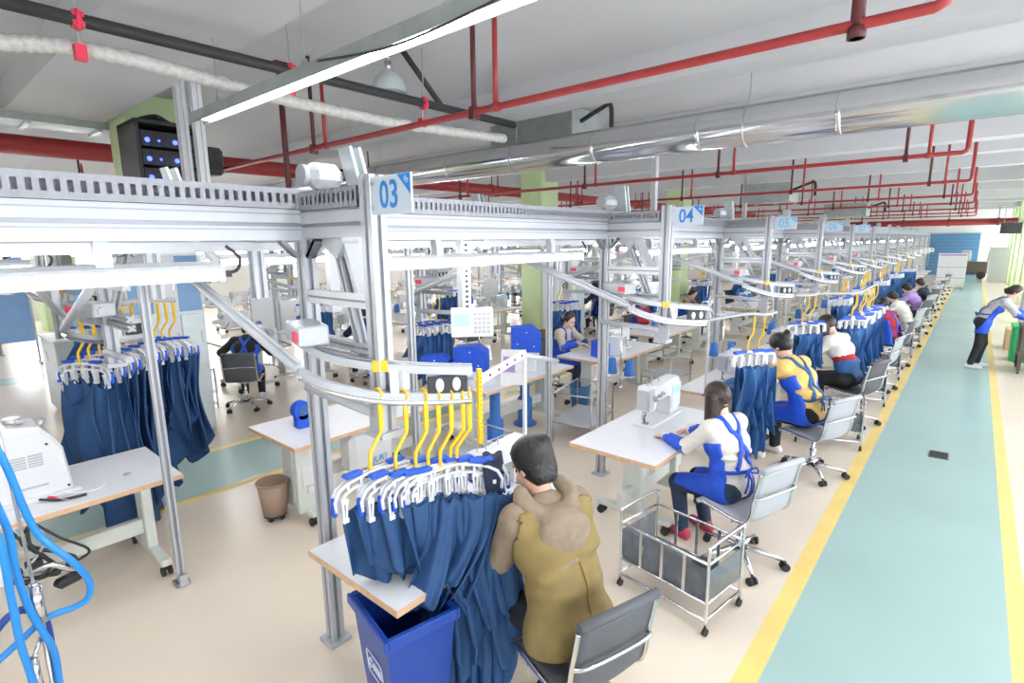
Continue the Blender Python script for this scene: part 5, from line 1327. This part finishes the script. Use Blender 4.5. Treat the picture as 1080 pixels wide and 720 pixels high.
for i,y in enumerate((4.5,6.5,8.5,10.5,12.5,15,17.5,20)):
    dup(TA,(-16.2,y,0),R90,'white sewing table of the farthest line by the left wall','farthest line tables')
    dup(MA,(-16.2,y+.2,.78),R90,'white sewing machine of the farthest line by the left wall','farthest line machines')
# thread stands at the tables
for (x,y) in [(-9.5,y+.75) for y in YC]+[(-9.6,y-.5) for y in YC[1:]]: dup(S0,(x,y,.78),random.uniform(0,3),'thread stand on a third line table','third line thread stands')
SW=make_stand('thread stand with two white cones on a fourth line table',(-11.9,3.3,.78),'fourth line thread stands','thread_white','thread_white')
for y in YC[1:]: dup(SW,(-11.9,y-.2,.78),random.uniform(0,3)); dup(SW,(-11.3,y+.3,.78),random.uniform(0,3))
for (x,y) in [(-4.75,yy+.6) for yy in YB_[2:]]+[(-4.2,yy-.7) for yy in YB_[2:]]: dup(S0,(x,y,.78),random.uniform(0,3),'thread stand on a second line table down the hall','second line thread stands')
for (x,y) in [(-2.4,yy+1.05) for yy in [6.0]+ys[:9]]: dup(S0,(x,y,.78),random.uniform(0,3),'thread stand on a front row table beyond the worker in yellow' ,'front row thread stands')
dup(SW,(-4.85,5.0,.78),.3,'thread stand with white cones between the two blue covers',''); 
# white screens behind the person in black
def screen(loc,w,h,rz,lab,mk_='white_paint',grp=None,leg=.45):
    t=thing('partition_screen',lab,'screen',loc,rz,grp)
    b=MB(); b.box(-w/2,w/2,-.015,.015,leg,leg+h,0,.004); b.build('panel',mk_,t)
    for s in (-1,1):
        b=MB(); b.bar((s*(w/2+.02),0,0.03),(s*(w/2+.02),0,leg+h),.03,.03,0,(0,1,0)); b.bar((s*(w/2+.02),-.2,.04),(s*(w/2+.02),.2,.04),.03,.03); b.build('leg','steel',t)
        for y in (-.19,.19):
            c=MB(); c.cyl((s*(w/2+.02)-.01,y,.02),(s*(w/2+.02)+.01,y,.02),.02,n=8); c.build('caster','rubber',t)
    return t
# white control heads and small rear machines that crowd the back tables
t=thing('overlock_machine','squat white overlock machine on a rear table','sewing machine',(-9.3,8.4,.78),1.2,'overlock machines')
b=MB(); b.box(-.16,.16,-.12,.12,0,.14,0,.02); b.box(-.16,.02,-.10,.10,.13,.30,0,.03); b.box(-.16,.16,-.07,.07,.22,.31,0,.02); b.build('machine_body','machine_white',t)
b=MB(); b.cyl((.16,0,.16),(.2,0,.16),.06,n=14); b.build('hand_wheel','machine_grey',t)
b=MB(); b.cyl((-.1,.05,.3),(-.1,.05,.62),.006,n=6); b.tube([(-.2,.05,.6),(.05,.05,.6)],.005,6); b.build('thread_mast','chrome',t)
b=MB(); b.cbox((.05,-.125,.07),(.16,.012,.06)); b.build('looper_cover','machine_grey',t)
for i in range(46):
    x=rr0.choice((-9.0,-9.4,-11.4,-11.75,-16.0,-16.4)); yy=rr0.choice(YC[1:])+(-.4 if -12<x<-11 else 0); yy=rr0.choice((4.5,6.5,8.5,10.5,12.5,15,17.5)) if x<-15 else yy; dup(t,(x,yy+rr0.uniform(-.6,-.1),.78),rr0.uniform(0,6))
t=thing('task_lamp','slim white task lamp arm on a rear table','lamp',(-9.4,5.1,.78),0,'task lamps on rear tables')
b=MB(); b.tube(bez([(0,0,0),(0,0,.35),(.05,.0,.6),(.25,.0,.62)],6),.010,6); b.build('arm','white_paint',t)
b=MB(); b.cyl((.22,0,.61),(.36,0,.57),.03,.045,10); b.build('lamp_shade','white_paint',t)
b=MB(); b.cyl((0,0,0),(0,0,.02),.05,n=12); b.build('base','machine_grey',t)
for i in range(30): x=rr0.choice((-9.45,-9.3,-11.35,-11.85)); dup(t,(x,rr0.choice(YC[1:])+(-.4 if x<-11 else 0)+rr0.uniform(-.6,.6),.78),rr0.uniform(0,6))
for (y,w_,l) in ((6.72,.7,'white panel behind the third line, left of the monitor'),(11.15,.6,'white panel behind the third line, right of the monitor')): screen((-10.35,y,0),w_,.62,R90,l,'machine_white',None,.75)
# monitor, fans
t=thing('computer_monitor','black computer monitor standing on a rear table left of centre','monitor',(-9.35,8.9,.78),D(60))
b=MB(); b.box(-.26,.26,-.02,.02,.14,.50,0,.008); b.build('screen_case','black',t)
b=MB(); b.cyl((0,.02,0),(0,.02,.2),.02,n=10); b.cbox((0,.02,.008),(.22,.16,.016),0,0,.004); b.build('stand','black',t)
def fan(loc,rz,lab):
    t=thing('desk_fan',lab,'fan',loc,rz)
    b=MB()
    for y in (-.05,.05): b.tube([(.22*math.cos(a),y,.30+.22*math.sin(a)) for a in np.linspace(0,2*PI,25)[:-1]],.008,6,closed=True)
    for k in range(12):
        a=2*PI*k/12; b.tube([(.03*math.cos(a),-.08,.30+.03*math.sin(a)),(.22*math.cos(a),-.05,.30+.22*math.sin(a))],.004,5)
    b.build('guard','black',t)
    b=MB()
    for k in range(3):
        a=2*PI*k/3; b.prism([(0.02,-.02),(.17,-.06),(.18,.05),(.02,.02)],(0,0,.30),(math.cos(a),.25*math.sin(a+1),math.sin(a)),(-math.sin(a),.25,math.cos(a)),.006)
    b.build('blade','machine_grey',t)
    b=MB(); b.cyl((0,0,0),(0,0,.02),.13,n=18); b.cyl((0,.05,.02),(0,.05,.3),.015,n=8); b.cyl((0,-.02,.3),(0,.12,.3),.045,n=12); b.build('stand','black',t)
fan((-9.2,10.9,.78),D(70),'black desk fan on a rear table right of the monitor')
# brown covered chairs
def cloth_chair(loc,rz,lab):
    t=thing('stacking_chair',lab,'chair',loc,rz)
    for s in (-1,1):
        b=MB(); b.tube(bez([(s*.2,.2,0),(s*.2,.18,.45),(s*.2,-.18,.44),(s*.2,-.2,.0)],4),.011,6); b.tube([(s*.2,-.18,.44),(s*.2,-.26,.86)],.011,6); b.build('leg_frame','steel',t)
    b=MB(); b.box(-.2,.2,-.19,.2,.44,.47,0,.01); b.build('seat','wood_dark',t)
    b=MB(); b.grid(lambda u,v:(-.21+.42*u+.012*math.sin(9*v),-.30-.05*(1-v)*0+.02*math.sin(8*u)+(.08*(1-v)),.45+.46*v),10,8); o=b.build('back_cover','brown_cloth',t); o.modifiers.new('thickness','SOLIDIFY').thickness=.012
cloth_chair((-6.75,5.9,0),D(80),'chair with a brown cloth back left of the keypad terminal')
cloth_chair((-5.45,7.55,0),D(-90),'chair with a brown cloth back just left of the woman in khaki')
screen((-15.,.6,0),2.7,1.75,R90,'blue curtain screen on wheeled legs at the far left','curtain_blue',None,.5)
screen((-10.25,4.7,0),1.1,1.0,0.,'white panel standing behind the person in black','machine_white',None,.62)
screen((-10.6,5.6,0),1.3,.6,R90,'white panel standing behind the person with crossed straps','machine_white',None,.72)
# grey cabinet with slatted top
t=thing('tool_cabinet','grey metal cabinet behind the left navy garments','cabinet',(-10.15,1.68,0),0)
b=MB(); b.box(-.5,.5,-.24,.24,.06,1.12,0,.01); b.build('cabinet_body','cabinet',t)
b=MB(); b.box(-.52,.52,-.26,.26,1.12,1.15,0,.006)
for k in range(4): b.box(-.5+k*.255,-.28+k*.255,-.22,.22,1.15,1.158)
b.build('top','machine_white',t)
for k in range(3):
    d=MB(); d.box(.5,.512,-.22+k*.148,-.082+k*.148,.1,1.08,0,.003); o=d.build('door','cabinet',t); c=MB(); c.box(.512,.53,-.11+k*.148,-.098+k*.148,.6,.72,0,.002); c.build('handle','machine_white',o)
d=MB(); d.box(-.3,-.18,-.252,-.24,.75,.92,0,.004); d.build('handle','machine_white',t)
for sx in (-1,1):
    for sy in (-1,1):
        c=MB(); c.cyl((sx*.42,sy*.18,0),(sx*.42,sy*.18,.06),.02,n=8); c.build('foot','steel',t)
# glass fronted cabinet with pale blue panels
t=thing('glass_cabinet','tall pale blue cabinet with glass doors behind the grey cabinet','cabinet',(-13.2,3.0,0))
b=MB(); b.box(-.3,.3,-.75,.75,0,2.1,0,.01); b.build('cabinet_body','curtain_blue',t)
for k in range(4):
    d=MB(); y=-.72+k*.365; d.box(.3,.32,y,y+.34,1.15,2.0,0,.004); o=d.build('door','end_blue',t)
    d=MB(); d.box(.32,.325,y+.03,y+.31,.35,1.05); d.build('pane','galv_pale',t)
# storage unit in front of the green column
t=thing('storage_unit','tall pale storage unit with blue and white panes in front of the rack column','cabinet',(-7.78,2.38,0))
b=MB(); b.box(-.16,.14,-.52,.32,0,2.38,0,.01); b.build('cabinet_body','galv_pale',t)
for k in range(3):
    y=-.5+k*.27
    d=MB(); d.box(.14,.155,y,y+.255,1.62,2.32,0,.004); o=d.build('door','curtain_blue' if k!=1 else 'machine_white',t); d=MB(); d.box(.155,.17,y+.21,y+.225,1.9,2.05); d.build('handle','steel',o)
    d=MB(); d.box(.14,.155,y,y+.255,.9,1.58,0,.004); o=d.build('door','machine_white' if k!=2 else 'galv_pale',t); d=MB(); d.box(.155,.17,y+.21,y+.225,1.2,1.35); d.build('handle','steel',o)
    d=MB(); d.box(.14,.155,y,y+.255,.06,.86,0,.004); d.build('door','galv_pale',t)
t=thing('locker','white locker standing in front of the green column behind the terminal','cabinet',(-7.7,10.85,0))
b=MB(); b.box(-.2,.2,-.5,.75,0,2.4,0,.01); b.build('cabinet_body','machine_white',t)
for k in range(4):
    d=MB(); d.box(.2,.215,-.48+k*.31,-.19+k*.31,.08,2.34,0,.004); o=d.build('door','galv_pale' if k%2 else 'machine_white',t); d=MB(); d.box(.215,.23,-.22+k*.31,-.205+k*.31,1.2,1.35); d.build('handle','steel',o)
# white wire rack beside the person in black
t=thing('wire_rack','white wire rack on thin legs beside the person in black','rack',(-8.72,2.92,0))
for s in (-1,1):
    b=MB(); b.tube(bez([(s*.13,-.16,0),(s*.13,-.16,.55),(s*.13,-.13,.6),(s*.13,.13,.6),(s*.13,.16,.55),(s*.13,.16,0)],4),.011,6); 
    for k in range(5): b.tube([(s*.13,-.11+k*.055,.25),(s*.13,-.11+k*.055,.6)],.006,5)
    b.tube([(s*.13,-.16,.25),(s*.13,.16,.25)],.008,6); b.build('side_frame','white_paint',t)
b=MB()
for y in (-.16,.16):
    for z in (.05,.25,.55): b.tube([(-.13,y,z),(.13,y,z)],.008,6)
b.box(-.13,.13,-.16,.16,.25,.256); b.build('shelf','white_paint',t)
# right side of the aisle
t=thing('work_cart','dark wooden cart the standing worker leans over','cart',(1.05,13.5,0))
b=MB(); b.box(-.28,.35,-.4,.4,.80,.86,0,.01); b.build('top','wood_dark',t)
for sx in (-.24,.31):
    for sy in (-.36,.36):
        b=MB(); b.bar((sx,sy,.06),(sx,sy,.80),.05,.05,0,(0,1,0)); b.cyl((sx-.015,sy,.03),(sx+.015,sy,.03),.03,n=10); b.build('leg','wood_dark',t)
b=MB(); b.box(-.26,.33,-.38,.38,.28,.31); b.build('shelf','wood_dark',t)
t=thing('green_crate','green plastic crate behind the standing worker','crate',(.98,14.7,0))
b=MB(); b.box(-.25,.25,-.3,.3,.0,.7,0,.03); b.build('crate_body','crate_green',t)
b=MB(); b.box(-.27,.27,-.32,.32,.66,.72,0,.01); b.build('rim','crate_green',t)
t=thing('carton','tan carton on the floor beyond the green crate','box',(1.0,16.2,0))
b=MB(); b.box(-.3,.3,-.35,.35,0,.45,0,.004); b.build('box_body','table_edge',t); b=MB(); b.box(-.3,.3,-.03,.03,.45,.452); b.build('tape','yellow_tag',t)
t=thing('water_dispenser','grey upright water dispenser beyond the cart on the right','appliance',(1.15,18.,0))
b=MB(); b.box(-.18,.18,-.18,.18,0,1.25,0,.02); b.build('housing','machine_grey',t); b=MB(); b.lathe([(.05,1.25),(.12,1.30),(.13,1.55),(.06,1.6)],16); b.build('bottle','logo_white',t)
# far end of the aisle
t=thing('notice_board','white notice board with blue header at the far end of the front row','board',(-.72,33.,0))
b=MB(); b.box(-.62,.45,-.03,.03,.12,1.72,0,.01); b.build('panel','machine_white',t)
b=MB(); b.box(-.58,.41,-.035,-.03,1.6,1.68); 
for z in (.55,1.05): b.box(-.62,.45,-.036,-.03,z,z+.025)
b.build('header_strip','purple_cloth',t)
for s in (-.6,.43):
    b=MB(); b.bar((s,0,0),(s,0,.3),.05,.05,0,(0,1,0)); b.bar((s,-.25,.03),(s,.25,.03),.05,.05); b.build('leg','steel',t)
t=thing('forklift_truck','dark pallet truck parked at the far end of the aisle','machine',(-.1,43.,0))
b=MB(); b.box(-.7,.7,-.4,.4,.25,1.0,0,.08); b.build('body','wood_dark',t); b=MB(); b.box(-.6,-.1,-.3,.3,1.0,1.7,0,.1); b.bar((.6,0,.2),(.75,0,1.9),.08,.3); b.build('mast','machine_grey',t)
for s in (-.45,.45): b=MB(); b.cyl((s,-.42,.22),(s,.42,.22),.22,n=16); b.build('wheel','rubber',t)
t=thing('white_cabinet','tall white cabinet at the right of the far aisle','cabinet',(1.0,40,0))
b=MB(); b.box(-.4,.4,-.3,.3,0,1.9,0,.01); b.build('cabinet_body','machine_white',t); b=MB(); b.box(-.38,-.01,-.31,-.3,.05,1.85); b.box(.01,.38,-.31,-.3,.05,1.85); b.build('door','white_paint',t)
# small clutter on the tan worker's table
rr=random.Random(4)
for i in range(14):
    x,y=-2.38+.45*rr.random(),2.25+.62*rr.random()
    b=MB(); w=.05+.06*rr.random(); b.cbox((0,0,.012),(w,w*1.3,.02),0,0,.005); b.cbox((.01,0,.03),(w*.5,w*.6,.02),.5,0,.004)
    tag(b.build('label_stack',rr.choice(['paper','machine_grey','paper','black']),None,(x,y,.78),rr.uniform(0,3)),'small stack of labels and tags on the table of the tan hooded worker','labels','label stacks')
# ---- lots of fittings on rear tables
t=thing('parts_box','small pale storage box on a rear table','box',(-9.0,4.4,.78),0,'boxes on rear tables')
b=MB(); b.box(-.16,.16,-.11,.11,0,.16,0,.01); b.build('box_body','machine_white',t); b=MB(); b.box(-.17,.17,-.12,.12,.16,.18,0,.004); b.build('lid','machine_grey',t)
for i in range(22): x=rr.choice((-8.95,-9.35,-11.4,-11.8)); dup(t,(x,rr.choice(YC[1:])+(-.4 if x<-11 else 0)+rr.uniform(-.6,.6),.78),rr.uniform(0,3))
# garments piled on the yellow worker's table
def pile(loc,w,d,h,seed,lab):
    r=random.Random(seed); b=MB(); p=[r.uniform(0,6) for _ in range(6)]
    b.grid(lambda u,v:((u-.5)*w*(1+.1*math.sin(6*v+p[0])),(v-.5)*d*(1+.1*math.sin(5*u+p[1])),max(0.004,h*(math.sin(PI*u)*math.sin(PI*v))**.5*(1+.3*math.sin(9*u+p[2])*math.sin(8*v+p[3]))-.0)),24,20)
    o=b.build('cloth_pile','navy_light',None,loc); tag(o,lab,'cloth'); o.modifiers.new('thickness','SOLIDIFY').thickness=.004
pile((-1.86,5.95,.782),.45,.65,.16,3,'heap of blue cloth on the table of the worker in yellow')
def drape(loc,rz,lab,L=.7,w=.42):
    b=MB(); 
    def fn(u,v):
        y=.02*math.sin(11*u+2*v)*(.3+v); s=v*L
        if s<.25: return ((u-.5)*w,y*.3-.25+s,.02+.015*math.sin(9*u))
        return ((u-.5)*w*(1+.1*v),.0+y+.03,.02-(s-.25)*(1-.15*math.sin(5*u)))
    b.grid(fn,22,26); o=b.build('draped_cloth','navy_light',None,loc,rz); tag(o,lab,'cloth'); o.modifiers.new('thickness','SOLIDIFY').thickness=.005
drape((-1.60,5.85,.90),-R90,'blue cloth sliding off the table onto the lap of the worker in yellow',.75,.5)
# ================================================================ light
w=bpy.data.worlds.new('world'); sc.world=w; w.use_nodes=True
w.node_tree.nodes['Background'].inputs[0].default_value=(.93,.96,1.,1); w.node_tree.nodes['Background'].inputs[1].default_value=3.4
sc.view_settings.view_transform='Standard'; sc.view_settings.look='None'; sc.view_settings.gamma=1; sc.view_settings.use_curve_mapping=False
sc.view_settings.exposure=EXPO
sc.cycles.max_bounces=8; sc.cycles.diffuse_bounces=5; sc.cycles.glossy_bounces=3; sc.cycles.transparent_max_bounces=8; sc.cycles.caustics_reflective=False; sc.cycles.caustics_refractive=False
sc.cycles.use_denoising=True; sc.cycles.sample_clamp_indirect=6
